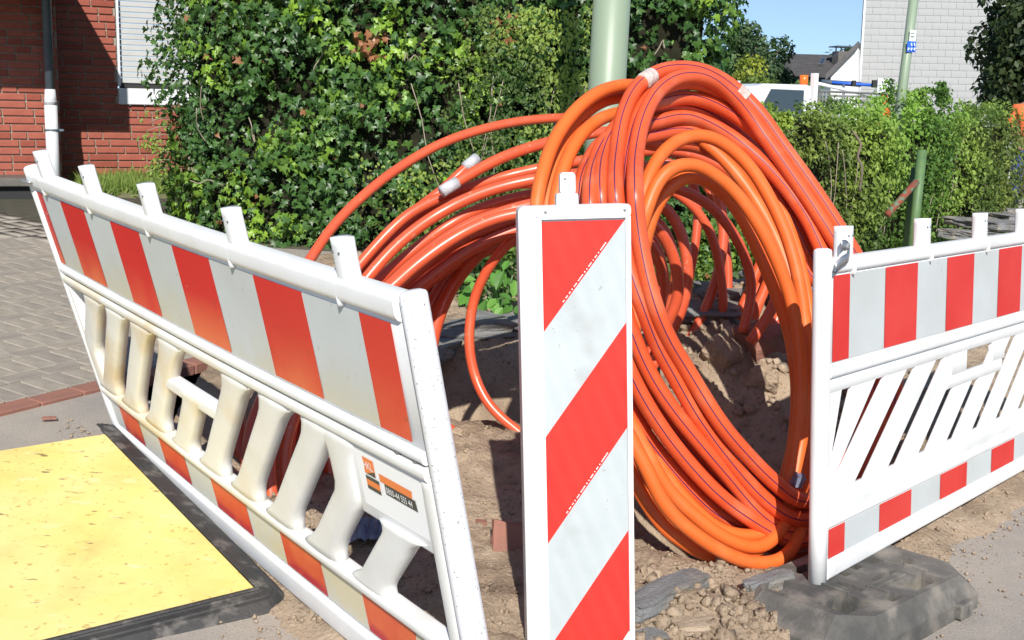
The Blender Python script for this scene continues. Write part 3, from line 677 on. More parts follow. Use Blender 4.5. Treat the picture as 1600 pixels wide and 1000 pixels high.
bm = bmesh.new(); c = (hs + he) / 2; box(bm, (c.x, c.y, .72), (HL - .3, .36, 1.45), Matrix.Rotation(math.atan2(hd.y, hd.x), 3, 'Z')); bmesh.ops.subdivide_edges(bm, edges=bm.edges, cuts=20, use_grid_fill=True)
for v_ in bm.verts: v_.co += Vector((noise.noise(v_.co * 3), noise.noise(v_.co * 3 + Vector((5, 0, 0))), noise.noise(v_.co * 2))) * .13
bmobj('inner_branches', bm, M['core'], hedge)  # solid hedge core, its dark colour paints the shade behind the leaves
for i in range(22):
    t = random.uniform(.2, HL); q = hs + hd * t + hn * .36; p = [Vector((q.x, q.y, random.uniform(.0, .6)))]; a = random.uniform(-.4, .4)
    for k in range(5): p.append(p[-1] + Vector((math.sin(a) * .13 * hd.x, math.sin(a) * .13 * hd.y - random.uniform(0, .03), math.cos(a) * .16))); a += random.uniform(-.4, .4)
    tube('stem', catmull(p, 2), .005, M['twig'], hedge, nseg=4)
p = [at(1332, 205, 10.9), at(1345, 225, 10.85), at(1340, 245, 10.85), at(1347, 262, 10.85), at(1343, 300, 10.9)]
meta(tube('stem', catmull(p, 4), .012, M['bark'], hedge, nseg=7), label='thick pale bare stem in the hedge')
# low broad leaved plant at hedge foot by the thin pipe
plant = empty('leafy_plant', at(775, 505, 6.95), label='young plant with large oval green leaves behind the single thin pipe', cat='plant')
pinv = wm(plant).inverted()
pl = [leaf_proto('leaf', oval_leaf(), c, M['leaf2']) for c in ((.12, .30, .05), (.17, .36, .07), (.09, .22, .04))]
for i in range(60):
    q = at(random.gauss(778, 26), random.uniform(418, 505), random.uniform(6.7, 7.0)); rm = leaf_frames(1, np.array([[random.gauss(0, .3), -1, .9]]), jitter=.5)[0]
    put_leaf('leaf', random.choice(pl), q, rm, random.uniform(.07, .15), plant, pinv)
for i in range(6): tube('stem', catmull([at(778, 515, 6.95), at(775 + i * 3, 480, 6.9), at(745 + i * 14, 430 + 5 * (i % 2), 6.85)], 4), .005, M['leaf2'] and M['pole2'], plant, nseg=5)
# low weeds below the hedge seen through the loops
wd_ = empty('weed_clump', at(1105, 420, 8.2), label='bright low weeds at the hedge foot seen inside the pipe loops', cat='weeds')
def weed_s(r_):
    q = at(r_.uniform(985, 1215), r_.uniform(330, 450), 8.4 + r_.random() * .5); return tuple(q), (r_.normal() * .4, -1, .8)
hedge_mass('weed_foliage', wd_, 3800, weed_s, lambda P: ramp(np.clip(.5 + nz(P, 4, 3) * 1.4, 0, 1), (.05, .11, .02), (.24, .36, .06)), (.025, .06), [tiny_leaf(), oval_leaf()], M['leaf2'], 21, .1)
wd2 = empty('weed_clump', at(700, 470, 7.9), label='weeds under the ivy seen below the glossy red pipes', cat='weeds')
def weed_s2(r_):
    q = at(r_.uniform(590, 850), r_.uniform(385, 497), 7.0 + r_.random() * .6); return tuple(q), (r_.normal() * .4, -1, .8)
hedge_mass('weed_foliage', wd2, 2600, weed_s2, lambda P: ramp(np.clip(.4 + nz(P, 4, 3) * 1.4, 0, 1), (.035, .08, .02), (.18, .30, .05)), (.03, .065), [tiny_leaf(), oval_leaf()], M['leaf2'], 22, .1)
# pale straggling vine on the left flank of the ivy
vine = empty('trailing_vine', at(238, 230, 8.7), label='pale straggly vine hanging out of the left flank of the ivy', cat='vine')
def vine_s(r_):
    k = int(r_.integers(0, 9)); u = r_.random(); q = at(262 - u * (26 + 3 * (k % 4)) + r_.normal() * 2, 172 + k * 13 + u * (8 - k % 3 * 6) + r_.normal() * 3, 8.62); return tuple(q), (-.4, -1, .4)
hedge_mass('vine_foliage', vine, 420, vine_s, lambda P: ramp(rng.random(len(P)), (.13, .2, .04), (.3, .4, .08)), (.02, .035), [oval_leaf()], M['leaf2'], 31, .02)
for k in range(9): tube('stem', catmull([at(266, 172 + k * 13, 8.66), at(250, 172 + k * 13, 8.6), at(236 - 3 * (k % 4), 178 + k * 13, 8.6)], 4), .0025, M['twig'], vine, nseg=4)
# grass strip in front of the house
P = []; 
for i in range(5000):
    s_ = random.uniform(.15, 1.9); n_ = random.uniform(.02, .9) + .0; q = WB + wd * s_ + wn * n_; P.append((q.x, q.y, ground_z(q.x, q.y) + .0))
P = np.array(P); n = len(P); Rg = leaf_frames(n, np.tile(np.array([0, -1., .2]), (n, 1)), jitter=.8); Rg[:, :, 1] *= -1; Rg[:, :, 0] *= -1
P[:, 2] = np.array([ground_z(x, y) for x, y in P[:, :2]])
meta(scatter('grass', [([(-.07, 0, 0), (.07, 0, 0), (.03, .6, .06), (-.03, .6, .06), (0, 1, .2)], [(0, 1, 2, 3), (3, 2, 4)])], P, Rg, rng.uniform(.08, .2, n), M['grass'], None, ramp(rng.random(n), (.09, .16, .03), (.28, .36, .09))), 'tufted grass strip below the brick wall', 'grass', kind='stuff')
meta(sheet('verge', -5.2, -1.5, 8.6, 12.4, .1, mat('verge_soil', (.10, .11, .05), .95, (.16, .14, .08), 12, bump=.5), lambda x, y: ground_z(x, y) + (.035 if (Vector((x, y, 0)) - Vector((WB.x, WB.y, 0))).dot(wn) < .95 and (Vector((x, y, 0)) - Vector((WB.x, WB.y, 0))).dot(wd) > .1 else -.1)), kind='structure')

# ------------------------------------------------------------------ lamp post, pole with signs, fence post
lamp = empty('lamp_post', (.452, 6.10, ground_z(.45, 6.1) - .05), label='thick sage green lamp post rising out of the pipe coil', cat='lamp post')
cyl('pole', (.40, 6.10, ground_z(.45, 6.1) - .3), (.475, 6.10, 2.6), .097, M['pole'], lamp, 40, .090)
cyl('pole_top', (.475, 6.10, 2.6), (.50, 6.10, 6.5), .085, M['pole'], lamp, 32, .06)
bm = bmesh.new(); box(bm, (.5, 5.75, 6.5), (.22, .7, .12), None, .04, 2); bmobj('lamp_head', bm, M['pole'], lamp)
bm = bmesh.new(); box(bm, (.435, 6.015, .95), (.09, .03, .32), None, .01, 2); bmobj('service_door', bm, M['pole'], lamp)
pz = 13.2
sp_ = empty('sign_pole', at(1395, 260, pz), label='leaning thin green pole with small white and blue signs before the shingled wall', cat='pole')
cyl('pole', at(1395, 260, pz), at(1435, -60, pz), .052, M['pole'], sp_, 20)
def plate(name, px, py, z, w_, h_, m, parent, rz=0, tilt=0):
    return boxobj(name, at(px, py, z), (w_, .006, h_), m, parent, rot=Matrix.Rotation(rz, 3, 'Z') @ Matrix.Rotation(tilt, 3, 'Y'))
plate('white_sign', 1426, 56, pz - .07, .075, .12, M['signwhite'], sp_, .25, .05); plate('blue_sign', 1424, 73, pz - .07, .105, .115, M['blue'], sp_, .25, .02)
for k in range(3):
    for j in range(2): plate('sign_mark', 1419.5 + k * 4.6, 69.5 + j * 7, pz - .082, .014, .030, M['signwhite'], sp_, .25, .5 if j else -.3)
for j in range(2): plate('sign_mark', 1426, 52 + j * 5, pz - .08, .04, .006, M['zinc'], sp_, .25)
fp = empty('fence_post', at(1424, 405, 10.6), label='green steel fence post with rusty diagonal brace standing in the hedge', cat='fence post')
cyl('post', at(1422, 415, 10.55), at(1441, 235, 10.55), .042, M['pole2'], fp, 16); cyl('rear_post', at(1414, 400, 10.7), at(1429, 262, 10.7), .03, M['pole2'], fp, 12)
cyl('brace', at(1386, 336, 10.3), at(1432, 284, 10.48), .030, M['rust'], fp, 12)

# ------------------------------------------------------------------ background: houses, trees, truck
# shingled gable
hz = 36; hA = at(1341, 160, hz); hdir = Vector((1, .015, 0)).normalized(); hnn = Vector((hdir.y, -hdir.x, 0))
sh_h = empty('shingled_house', (hA.x, hA.y, 0), label='tall house clad in pale grey fibre shingles, right background', cat='house')
def hbx(name, s0, s1, n0, n1, z0, z1, m, parent=sh_h):
    c = Vector((hA.x, hA.y, 0)) + hdir * ((s0 + s1) / 2) + hnn * ((n0 + n1) / 2); c.z = (z0 + z1) / 2; return boxobj(name, c, (s1 - s0, abs(n1 - n0), z1 - z0), m, parent, math.atan2(hdir.y, hdir.x))
hb0 = Vector((hA.x, hA.y, 0)); hback = Vector((.42, .907, 0)) * 8
V = [hb0, hb0 + hdir * 9, hb0 + hdir * 9 + hback, hb0 + hback]; V = [v_ + Vector((0, 0, -.2)) for v_ in V] + [v_ + Vector((0, 0, 8.2)) for v_ in V]
mesh('wall', V, [(0, 1, 5, 4), (1, 2, 6, 5), (2, 3, 7, 6), (3, 0, 4, 7), (4, 5, 6, 7)], M['render_w'], sh_h); hbx('corner_trim', -.03, .03, -.05, .05, 0, 8.2, M['render_w'])
SW, SH = .445, .196; shm = []
for q in ('shingle', 'shingle_b'):
    bm = bmesh.new(); box(bm, (0, 0, 0), (SW - .012, .014, SH + .01), Matrix.Rotation(R(-3), 3, 'X')); me = bpy.data.meshes.new('shingle'); bm.to_mesh(me); bm.free(); me.materials.append(M[q]); shm.append(me)
Rh = Matrix.Rotation(math.atan2(hdir.y, hdir.x), 4, 'Z'); hinv = wm(sh_h).inverted(); ns = 0; restS = []
for j in range(40):
    for i in range(21):
        s_ = .03 + i * SW + (.22 if j % 2 else 0); z_ = .3 + j * SH; q = Vector((hA.x, hA.y, 0)) + hdir * (s_ + SW / 2) + hnn * .014; q.z = z_
        if j % 2 and i == 0:
            h_ = bpy.data.objects.new('shingle', random.choice(shm)); COL.objects.link(h_); h_.parent = sh_h; h_.matrix_parent_inverse = hinv
            h_.matrix_basis = Matrix.Translation(q - hdir * (SW * .5 + .105)) @ Rh @ Matrix.Diagonal((.48, 1, 1, 1))
        s2 = inview(q.x, q.y, q.z)
        if s2[1] < -8 or s2[1] > 172: restS.append(q); continue
        if s2[0] > 1605 or ns > 270: restS.append(q); continue
        o = bpy.data.objects.new('shingle', random.choice(shm)); COL.objects.link(o); o.parent = sh_h; o.matrix_parent_inverse = hinv; o.matrix_basis = Matrix.Translation(q) @ Rh; ns += 1
cb = [(x * (SW - .012) / 2, y * .007, z * (SH + .008) / 2) for x in (-1, 1) for y in (-1, 1) for z in (-1, 1)]
meta(scatter('shingle_field', [(cb, [(0, 1, 3, 2), (4, 6, 7, 5), (0, 4, 5, 1), (2, 3, 7, 6), (1, 5, 7, 3), (0, 2, 6, 4)])], [tuple(q) for q in restS], np.tile(np.array(Rh.to_3x3()), (len(restS), 1, 1)), np.ones(len(restS)), M['shingle'], sh_h), kind='stuff')
v = [Vector((hA.x, hA.y, 0)) + hdir * a + hnn * b_ + Vector((0, 0, c_)) for a, b_, c_ in ((-.4, .4, 8.0), (9.4, .4, 8.0), (12.4, -7.6, 8.0), (3.4, -7.6, 8), (1.5, -3.6, 11.5), (11, -3.6, 11.5))]
mesh('roof', v, [(0, 1, 5, 4), (2, 3, 4, 5), (0, 4, 3), (1, 2, 5), (0, 3, 2, 1)], M['rooft'], sh_h)
print('shingles', ns)
# white gable
def poly_prism(name, pts, depth, m, parent=None):
    "extrude a facade outline (world points) backwards"
    n = len(pts); V = list(pts) + [p_ + Vector((.31, .95, 0)) * depth for p_ in pts]
    return mesh(name, V, [tuple(range(n)), tuple(range(2 * n - 1, n - 1, -1))] + [(i, (i + 1) % n, n + (i + 1) % n, n + i) for i in range(n)], m, parent)
gz_ = 34.5
wg = empty('white_gable_house', at(1320, 200, gz_), label='white rendered house gable with dark verge beside the shingled house', cat='house')
gp = [at(1298, 215, gz_), at(1298, 113, gz_), at(1341, 69, gz_), at(1341, 215, gz_)]
poly_prism('wall', gp, 1.2, M['render_w'], wg)
e0, e1 = at(1290, 116, gz_ - .3), at(1341, 64, gz_ - .3)
mesh('verge', [e0, e1, e1 - Vector((0, 0, .17)), e0 - Vector((0, 0, .17)), e0 + Vector((.4, 1.2, 0)), e1 + Vector((.4, 1.2, 0)), e1 + Vector((.4, 1.2, -.17)), e0 + Vector((.4, 1.2, -.17))], [(0, 1, 2, 3), (4, 5, 1, 0), (7, 6, 5, 4), (3, 2, 6, 7), (0, 3, 7, 4), (1, 5, 6, 2)], M['rooft'], wg)
# dark roofed house
rz_ = 52
rh = empty('dark_roofed_house', at(1270, 200, rz_), label='low house with dark tiled roof, skylight and chimney, behind the pickup', cat='house')
a_, b_ = at(1216, 118, rz_), at(1306, 122, rz_); ta, tb = at(1236, 84, rz_ + 3), at(1312, 86, rz_ + 3)
mesh('wall', [a_ + Vector((.3, .3, 0)), b_ + Vector((0, .3, 0)), b_ + Vector((0, .3, -4)), a_ + Vector((.3, .3, -4)), a_ + Vector((.3, 5, 0)), b_ + Vector((0, 5, 0)), b_ + Vector((0, 5, -4)), a_ + Vector((.3, 5, -4))], [(0, 1, 2, 3), (4, 7, 6, 5), (0, 3, 7, 4), (1, 5, 6, 2)], M['zinc'], rh)
nr = 12
for i in range(nr):       # courses of tiles stepping up the slope
    t0, t1 = i / nr, (i + 1) / nr; q = [a_.lerp(ta, t0), b_.lerp(tb, t0), b_.lerp(tb, t1), a_.lerp(ta, t1)]; up_ = Vector((0, -.02, .05))
    mesh('tile_course', [q[0] + up_, q[1] + up_, q[2], q[3], q[0], q[1]], [(0, 1, 2, 3), (4, 5, 1, 0)], M['rooft'], rh)
mesh('roof', [a_, b_, tb, ta, b_ + Vector((0, 7, 0)), a_ + Vector((0, 7, 0))], [(0, 1, 2, 3), (3, 2, 4, 5), (0, 3, 5), (1, 4, 2), (0, 5, 4, 1)], M['rooft'], rh)
def onroof(u_, t): return a_.lerp(b_, u_).lerp(ta.lerp(tb, u_), t)
q = [onroof(.62, .42), onroof(.72, .42), onroof(.74, .72), onroof(.64, .72)]; nn = Vector((0, -.16, .14))
f_ = mesh('skylight', [p_ + nn for p_ in q] + q, [(0, 1, 2, 3), (0, 4, 5, 1), (1, 5, 6, 2), (2, 6, 7, 3), (3, 7, 4, 0)], M['steel'], rh)
cc = sum(q, Vector()) / 4; mesh('pane', [cc + (p_ - cc) * .75 + nn * 1.1 for p_ in q], [(0, 1, 2, 3)], M['glass'], f_)
ch = at(1313, 84, rz_ + 1.5); boxobj('chimney', ch - Vector((0, 0, .35)), (.5, .5, .9), M['stone'], rh, .3); boxobj('chimney_cowl', ch + Vector((0, 0, .30)), (.75, .75, .05), M['zinc'], rh, .3)
for dx in (-.2, .2): cyl('cowl_leg', ch + Vector((dx, 0, .08)), ch + Vector((dx, 0, .3)), .03, M['zinc'], rh, 8)

def tree(name, base, h, rad, n, lab, tints, seed, leaf=(.12, .28), crown_z=.55, squash=1.0, cat='tree', trunk=True, clumps=14, spread=1.0):
    r_ = np.random.default_rng(seed); base = Vector(base); t = empty(name, base, label=lab, cat=cat)
    top_ = base + Vector((0, 0, h * .8))
    if trunk: cyl('trunk', base - Vector((0, 0, .1)), top_, h * .035, M['bark'], t, 10, h * .012)
    cen = np.array(base) + np.array([0, 0, h * crown_z]); C = []
    for i in range(clumps):
        d = r_.normal(size=3); d /= np.linalg.norm(d); C.append(cen + d * np.array([rad, rad, h * (1 - crown_z) * squash]) * r_.uniform(.25, .78) * spread)
        if trunk: tube('branch', catmull([base + Vector((0, 0, h * r_.uniform(.25, .5))), Vector(tuple(cen.tolist())).lerp(Vector(C[-1].tolist()), .5), Vector(C[-1].tolist())], 3), h * .008, M['bark'], t, nseg=5)
    C = np.array(C); k = r_.integers(0, clumps, n); d = r_.normal(size=(n, 3)); d /= np.linalg.norm(d, axis=1)[:, None]
    P = C[k] + d * (rad * .42 * r_.uniform(.45, 1.05, n) ** .6)[:, None]
    O = d + np.array([0, 0, .5]); O /= np.linalg.norm(O, axis=1)[:, None]
    tn = ramp(np.clip(.45 + nz(P, 1.2 / rad * 2, seed) + .5 * (r_.random(n) - .5), 0, 1), tints[0], tints[1])
    meta(scatter('crown', [tiny_leaf()], P, leaf_frames(n, O, jitter=1.2), r_.uniform(leaf[0], leaf[1], n), M['leaf2'], t, tn), kind='stuff'); return t
def gpos(px, py, z, zz=0): p_ = at(px, py, z); p_.z = zz; return p_
tree('broad_tree', gpos(1196, 160, 46), 5.0, 1.25, 7000, 'rounded dark green tree behind the yellow green bush', ((.035, .07, .03), (.08, .14, .045)), 41, (.10, .2), .68)
tree('broad_tree', gpos(1165, 160, 44), 5.3, 1.2, 6000, 'pale green tree just right of the ivy top', ((.06, .11, .05), (.13, .2, .08)), 42, (.10, .2), .66)
tree('garden_bush', gpos(1162, 170, 27), 3.3, .85, 5200, 'yellow green bush behind the pickup, at the right end of the ivy', ((.16, .22, .03), (.40, .44, .06)), 43, (.06, .13), .62, cat='bush')
tree('garden_bush', gpos(1218, 175, 27), 2.9, .95, 6500, 'mid green bush left of the dark roofed house', ((.06, .12, .03), (.16, .25, .06)), 44, (.06, .13), .55, cat='bush')
tree('garden_bush', gpos(1180, 175, 25), 2.6, .7, 3500, 'low pale bush right above the pickup cab', ((.10, .16, .03), (.24, .32, .08)), 49, (.06, .12), .6, cat='bush')
tree('street_tree', gpos(1612, 150, 24), 5.0, 1.35, 14000, 'dense dark tree at the right edge in front of the shingled wall', ((.02, .04, .016), (.07, .10, .03)), 45, (.08, .18), .62, 1.0, clumps=26)
for i in range(7): tree('far_tree', (-14 + i * 9, 75 + (i % 3) * 6, 0), 7, 3.2, 1600, ['distant dark tree leftmost beyond the houses', 'distant round tree second from left at the horizon', 'distant tree behind the ivy', 'distant tree behind the lamp post', 'distant tree behind the dark roofed house', 'distant tree behind the shingled house', 'distant tree beyond the right edge'][i], ((.03, .06, .025), (.07, .12, .04)), 60 + i, (.3, .6), .6, clumps=10)

# pickup truck with mesh cage body
tr0 = at(1215, 200, 19.6); tdir = Vector((-.80, -.60, 0)).normalized(); tside = Vector((-tdir.y, tdir.x, 0))       # tdir: the way it faces
if tside.y > 0: tside = -tside
truck = empty('pickup_truck', (tr0.x, tr0.y, .0), label='white pickup with amber beacon and wire mesh cage body behind the hedge', cat='pickup')
TO = at(1266, 133, 20.0); TO.z = 0    # rear right upper corner of the cab, on the ground
TH = at(1266, 133, 20.0).z
def tp(f, s, z): q = TO + tdir * f + tside * (s); q.z = z; return q
prof = [(0, .55), (0, TH - .02), (.12, TH), (1.15, TH - .01), (1.30, TH - .05), (1.95, 1.25), (2.55, 1.02), (2.65, .55)]
n = len(prof); V = [tp(f, 0.02 if 0 < i < 5 else 0, z) - tside * (0.0) for i, (f, z) in enumerate(prof)] + [tp(f, -1.75, z) for f, z in prof]
mesh('body', V, [tuple(range(n)), tuple(range(2 * n - 1, n - 1, -1))] + [(i, i + n, (i + 1) % n + n, (i + 1) % n) for i in range(n)], M['truck'], truck)
mesh('side_window', [tp(.18, .03, 1.30), tp(.18, .03, TH - .09), tp(.98, .03, TH - .09), tp(1.50, .03, 1.30)], [(0, 1, 2, 3)], M['glass'], truck)
mesh('windscreen', [tp(1.33, -.10, TH - .10) + tdir * .02, tp(1.92, -.08, 1.30) + tdir * .03, tp(1.92, -1.65, 1.30) + tdir * .03, tp(1.33, -1.62, TH - .10) + tdir * .02], [(0, 1, 2, 3)], M['glass'], truck)
boxobj('mirror', tp(1.35, .16, 1.45), (.12, .18, .26), M['darkgap'], truck, math.atan2(tdir.y, tdir.x), .02)
for f in (1.9, -1.7):
    for s_ in (.0, -1.6):
        bm = bmesh.new(); Mx = Matrix.Translation(tp(f, s_ - .05, .34)) @ Matrix.Rotation(math.atan2(tside.y, tside.x), 4, 'Z') @ Matrix.Rotation(R(90), 4, 'Y'); bmesh.ops.create_cone(bm, segments=20, radius1=.34, radius2=.34, depth=.22, cap_ends=True, matrix=Mx); wh = bmobj('wheel', bm, M['black'], truck)
        bm = bmesh.new(); bmesh.ops.create_cone(bm, segments=16, radius1=.18, radius2=.18, depth=.235, cap_ends=True, matrix=Mx); bmobj('rim', bm, M['steel'], wh)
cyl('beacon_light', tp(.06, -.09, TH - .01), tp(.06, -.09, TH + .16), .07, M['amber'], truck, 14)
boxobj('frame_post', tp(-.10, 0, TH / 2 + .42), (.10, .08, TH - .45), M['truck'], truck, math.atan2(tdir.y, tdir.x)); boxobj('frame_post', tp(-.10, -1.7, TH / 2 + .35), (.07, .06, TH - .5), M['truck'], truck, math.atan2(tdir.y, tdir.x))
cyl('ladder_bar', tp(-.1, -.05, TH + .05), tp(-2.9, -.3, TH - .22), .03, M['truck'], truck, 8)
boxobj('load_bed', tp(-1.7, -.85, .9), (3.1, 1.75, .3), M['zinc'], truck, math.atan2(tdir.y, tdir.x))
boxobj('cargo_box', tp(-.8, -.8, 1.4), (1.0, 1.3, .8), M['wpaint'], truck, math.atan2(tdir.y, tdir.x))
V = []; Fc = []
def wire(a, b_, r=.010):
    k = len(V); d_ = (b_ - a).normalized(); u_ = d_.cross(Vector((.3, .2, .9))).normalized(); w_ = d_.cross(u_)
    for p_ in (a, b_): V.extend([p_ + u_ * r, p_ + w_ * r, p_ - u_ * r, p_ - w_ * r])
    Fc.extend([(k + i, k + (i + 1) % 4, k + 4 + (i + 1) % 4, k + 4 + i) for i in range(4)])
cz0, cz1 = 1.05, TH - .09
for side, (f0, s0, f1, s1) in enumerate([(-.25, .0, -3.2, .0), (-.25, -1.7, -3.2, -1.7), (-.25, 0, -.25, -1.7), (-3.2, 0, -3.2, -1.7)]):
    a = tp(f0, s0, 0); b_ = tp(f1, s1, 0); L = (b_ - a).length; nn_ = int(L / .085)
    for i in range(nn_ + 1): q = a.lerp(b_, i / nn_); wire(Vector((q.x, q.y, cz0)), Vector((q.x, q.y, cz1)), .008)
    for j in range(15): z = cz0 + (cz1 - cz0) * j / 14; wire(Vector((a.x, a.y, z)), Vector((b_.x, b_.y, z)), .008 if j not in (0, 14) else .02)
    wire(Vector((a.x, a.y, .9)), Vector((a.x, a.y, cz1)), .03)
mesh('mesh_cage', V, Fc, M['mesh'], truck)
# small blue canopy on posts and white panel further back
bc = empty('blue_canopy', at(1340, 170, 27), label='narrow blue awning rail on thin posts before the shingled house', cat='awning')
cyl('rail', at(1300, 129, 27), at(1376, 134, 27), .035, M['blue'], bc, 10); cyl('dark_roof_edge', at(1284, 128, 28), at(1345, 132, 28), .06, M['zinc'], bc, 8)
for px in (1318, 1372): cyl('post', at(px, 131, 27), at(px, 230, 27), .03, M['zinc'], bc, 8)
boxobj('knob', at(1367, 131, 26.9), (.12, .1, .16), M['darkgap'], bc); boxobj('knob', at(1334, 130, 26.9), (.08, .1, .12), M['darkgap'], bc)
boxobj('side_panel', at(1379, 150, 26.5), (.26, .05, .75), M['wpaint'], bc)
os_ = empty('orange_marker', at(1382, 158, 16), label='small orange marker cone just showing over the hedge', cat='marker')
cyl('cone', at(1382, 240, 16), at(1382, 149, 16), .16, M['amber'], os_, 12, .04); boxobj('foot', at(1382, 241, 16), (.4, .4, .05), M['black'], os_)

# ------------------------------------------------------------------ worker
def skin_mesh(name, J, E_, m, parent, sub=1, root=0):
    me = bpy.data.meshes.new(name); me.from_pydata([tuple(j[:3]) for j in J], E_, []); o = link(name, me, parent, m)
    md = o.modifiers.new('skin', 'SKIN'); md.use_smooth_shade = True; sv = me.skin_vertices[0].data
    for i, j in enumerate(J): sv[i].radius = (j[3], j[4] if len(j) > 4 else j[3]); sv[i].use_root = (i == root)
    s = o.modifiers.new('sub', 'SUBSURF'); s.levels = sub; s.render_levels = sub; return o
wp = at(1596, 330, 16.6); wz = at(1600, 333, 16.6).z
worker = empty('person', (wp.x, wp.y, wz), R(-20), label='worker in orange shirt, blue trousers and white cap at the right edge', cat='person')
bpy.context.view_layer.update()
WM = worker.matrix_basis
def L(x, y, z, *r_): q = WM @ Vector((x, y, z)); return (q.x, q.y, q.z, *r_)
skin_mesh('body', [L(0, 0, .98, .13, .10), L(0, 0, 1.2, .14, .10), L(0, -.02, 1.40, .15, .10), L(0, -.03, 1.50, .055), L(0, -.05, 1.58, .07, .08), L(0, -.05, 1.70, .078, .09),
   L(-.17, -.02, 1.42, .055), L(-.24, -.03, 1.15, .042), L(-.20, -.25, 1.02, .032), L(.17, -.02, 1.42, .055), L(.24, -.03, 1.15, .042), L(.16, -.26, 1.05, .032),
   L(-.09, 0, .90, .09), L(-.11, -.03, .50, .06), L(-.12, .02, .10, .042), L(.09, 0, .90, .09), L(.12, -.10, .50, .06), L(.13, -.02, .10, .042)],
   [(0, 1), (1, 2), (2, 3), (3, 4), (4, 5), (2, 6), (6, 7), (7, 8), (2, 9), (9, 10), (10, 11), (0, 12), (12, 13), (13, 14), (0, 15), (15, 16), (16, 17)], M['skin'], worker)
skin_mesh('shirt', [L(0, 0, .92, .165, .13), L(0, 0, 1.2, .165, .125), L(0, -.02, 1.38, .17, .12), L(0, -.02, 1.46, .08), L(-.18, -.02, 1.41, .072), L(-.25, -.03, 1.15, .056), L(-.21, -.17, 1.07, .048), L(.18, -.02, 1.41, .072), L(.25, -.03, 1.15, .056), L(.18, -.18, 1.09, .048)],
   [(0, 1), (1, 2), (2, 3), (2, 4), (4, 5), (5, 6), (2, 7), (7, 8), (8, 9)], M['orange_wear'], worker)
skin_mesh('trousers', [L(0, 0, .94, .145, .115), L(-.09, 0, .84, .105), L(-.11, -.03, .50, .082), L(-.12, .02, .09, .07), L(.09, 0, .84, .105), L(.12, -.10, .50, .082), L(.13, -.02, .09, .07)], [(0, 1), (1, 2), (2, 3), (0, 4), (4, 5), (5, 6)], M['jeans'], worker)
for s_, y_ in ((-.12, .02), (.13, -.02)):
    skin_mesh('boot', [L(s_, y_ + .03, .06, .055), L(s_, y_ - .10, .045, .045), L(s_, y_ - .2, .035, .04)], [(0, 1), (1, 2)], M['bootm'], worker)
for s_, hx, hy, hz_ in ((-1, -.20, -.25, 1.02), (1, .16, -.26, 1.05)):
    J = [L(hx, hy, hz_, .028), L(hx, hy - .05, hz_ - .01, .034, .018)]; E_ = [(0, 1)]
    for k, ln in enumerate((.07, .08, .075, .06)):
        xx = hx + (k - 1.5) * .019; J += [L(xx, hy - .09, hz_ - .015, .009), L(xx, hy - .09 - ln * .5, hz_ - .03, .008), L(xx, hy - .09 - ln * .7, hz_ - .055, .007)]; b_ = 2 + k * 3; E_ += [(1, b_), (b_, b_ + 1), (b_ + 1, b_ + 2)]
    J += [L(hx - s_ * .04, hy - .05, hz_ - .01, .010), L(hx - s_ * .05, hy - .09, hz_ - .02, .008)]; E_ += [(1, 14), (14, 15)]
    skin_mesh('hand', J, E_, M['skin'], worker)
bm = bmesh.new(); bmesh.ops.create_uvsphere(bm, u_segments=20, v_segments=12, radius=.112, matrix=Matrix.Translation(WM @ Vector((0, -.05, 1.72))))
bmesh.ops.delete(bm, geom=[v_ for v_ in bm.verts if v_.co.z < (wz + 1.71)], context='VERTS'); q = WM @ Vector((0, -.16, 1.725)); box(bm, q, (.15, .12, .012), Matrix.Rotation(R(-20), 3, 'Z'), .004); bmobj('cap', bm, M['cap'], worker, True)
for dx in (-.03, .03):
    bm = bmesh.new(); bmesh.ops.create_uvsphere(bm, u_segments=8, v_segments=6, radius=.010, matrix=Matrix.Translation(WM @ Vector((dx, -.135, 1.66)))); bmobj('eye', bm, M['darkgap'], worker)
bm = bmesh.new(); bmesh.ops.create_cone(bm, segments=6, radius1=.016, radius2=.004, depth=.05, cap_ends=True, matrix=Matrix.Translation(WM @ Vector((0, -.142, 1.63)))); bmobj('nose', bm, M['skin'], worker)

# ------------------------------------------------------------------ striped barriers
class Panel:
    "barrier surface: s metres along, t height 0..1, n metres out towards the camera side"
    def __init__(s, BN, TN, BF, TF, L, bow=0): s.BN, s.TN, s.BF, s.TF, s.L, s.bow = map(lambda x: x, (BN, TN, BF, TF, L, bow))
    def __call__(s, a, t, n=0):
        u_ = a / s.L; p_ = s.BN.lerp(s.TN, t).lerp(s.BF.lerp(s.TF, t), u_)
        al = (s.BF.lerp(s.TF, t) - s.BN.lerp(s.TN, t)).normalized(); upv = (s.TN.lerp(s.TF, u_) - s.BN.lerp(s.BF, u_)).normalized()
        nv = al.cross(upv).normalized()
        if nv.dot(Vector((0, -1, 0))) < 0: nv = -nv
        return p_ + nv * n - upv * s.bow * math.sin(math.pi * min(max(u_, 0), 1))
def add_pos(o, S):
    "store panel coordinates (s, t) so that stains sit on the panel"
    a = o.data.attributes.new('pos', 'FLOAT_VECTOR', 'POINT')
    for i, q in enumerate(S): a.data[i].vector = (q[0], q[1], 0)
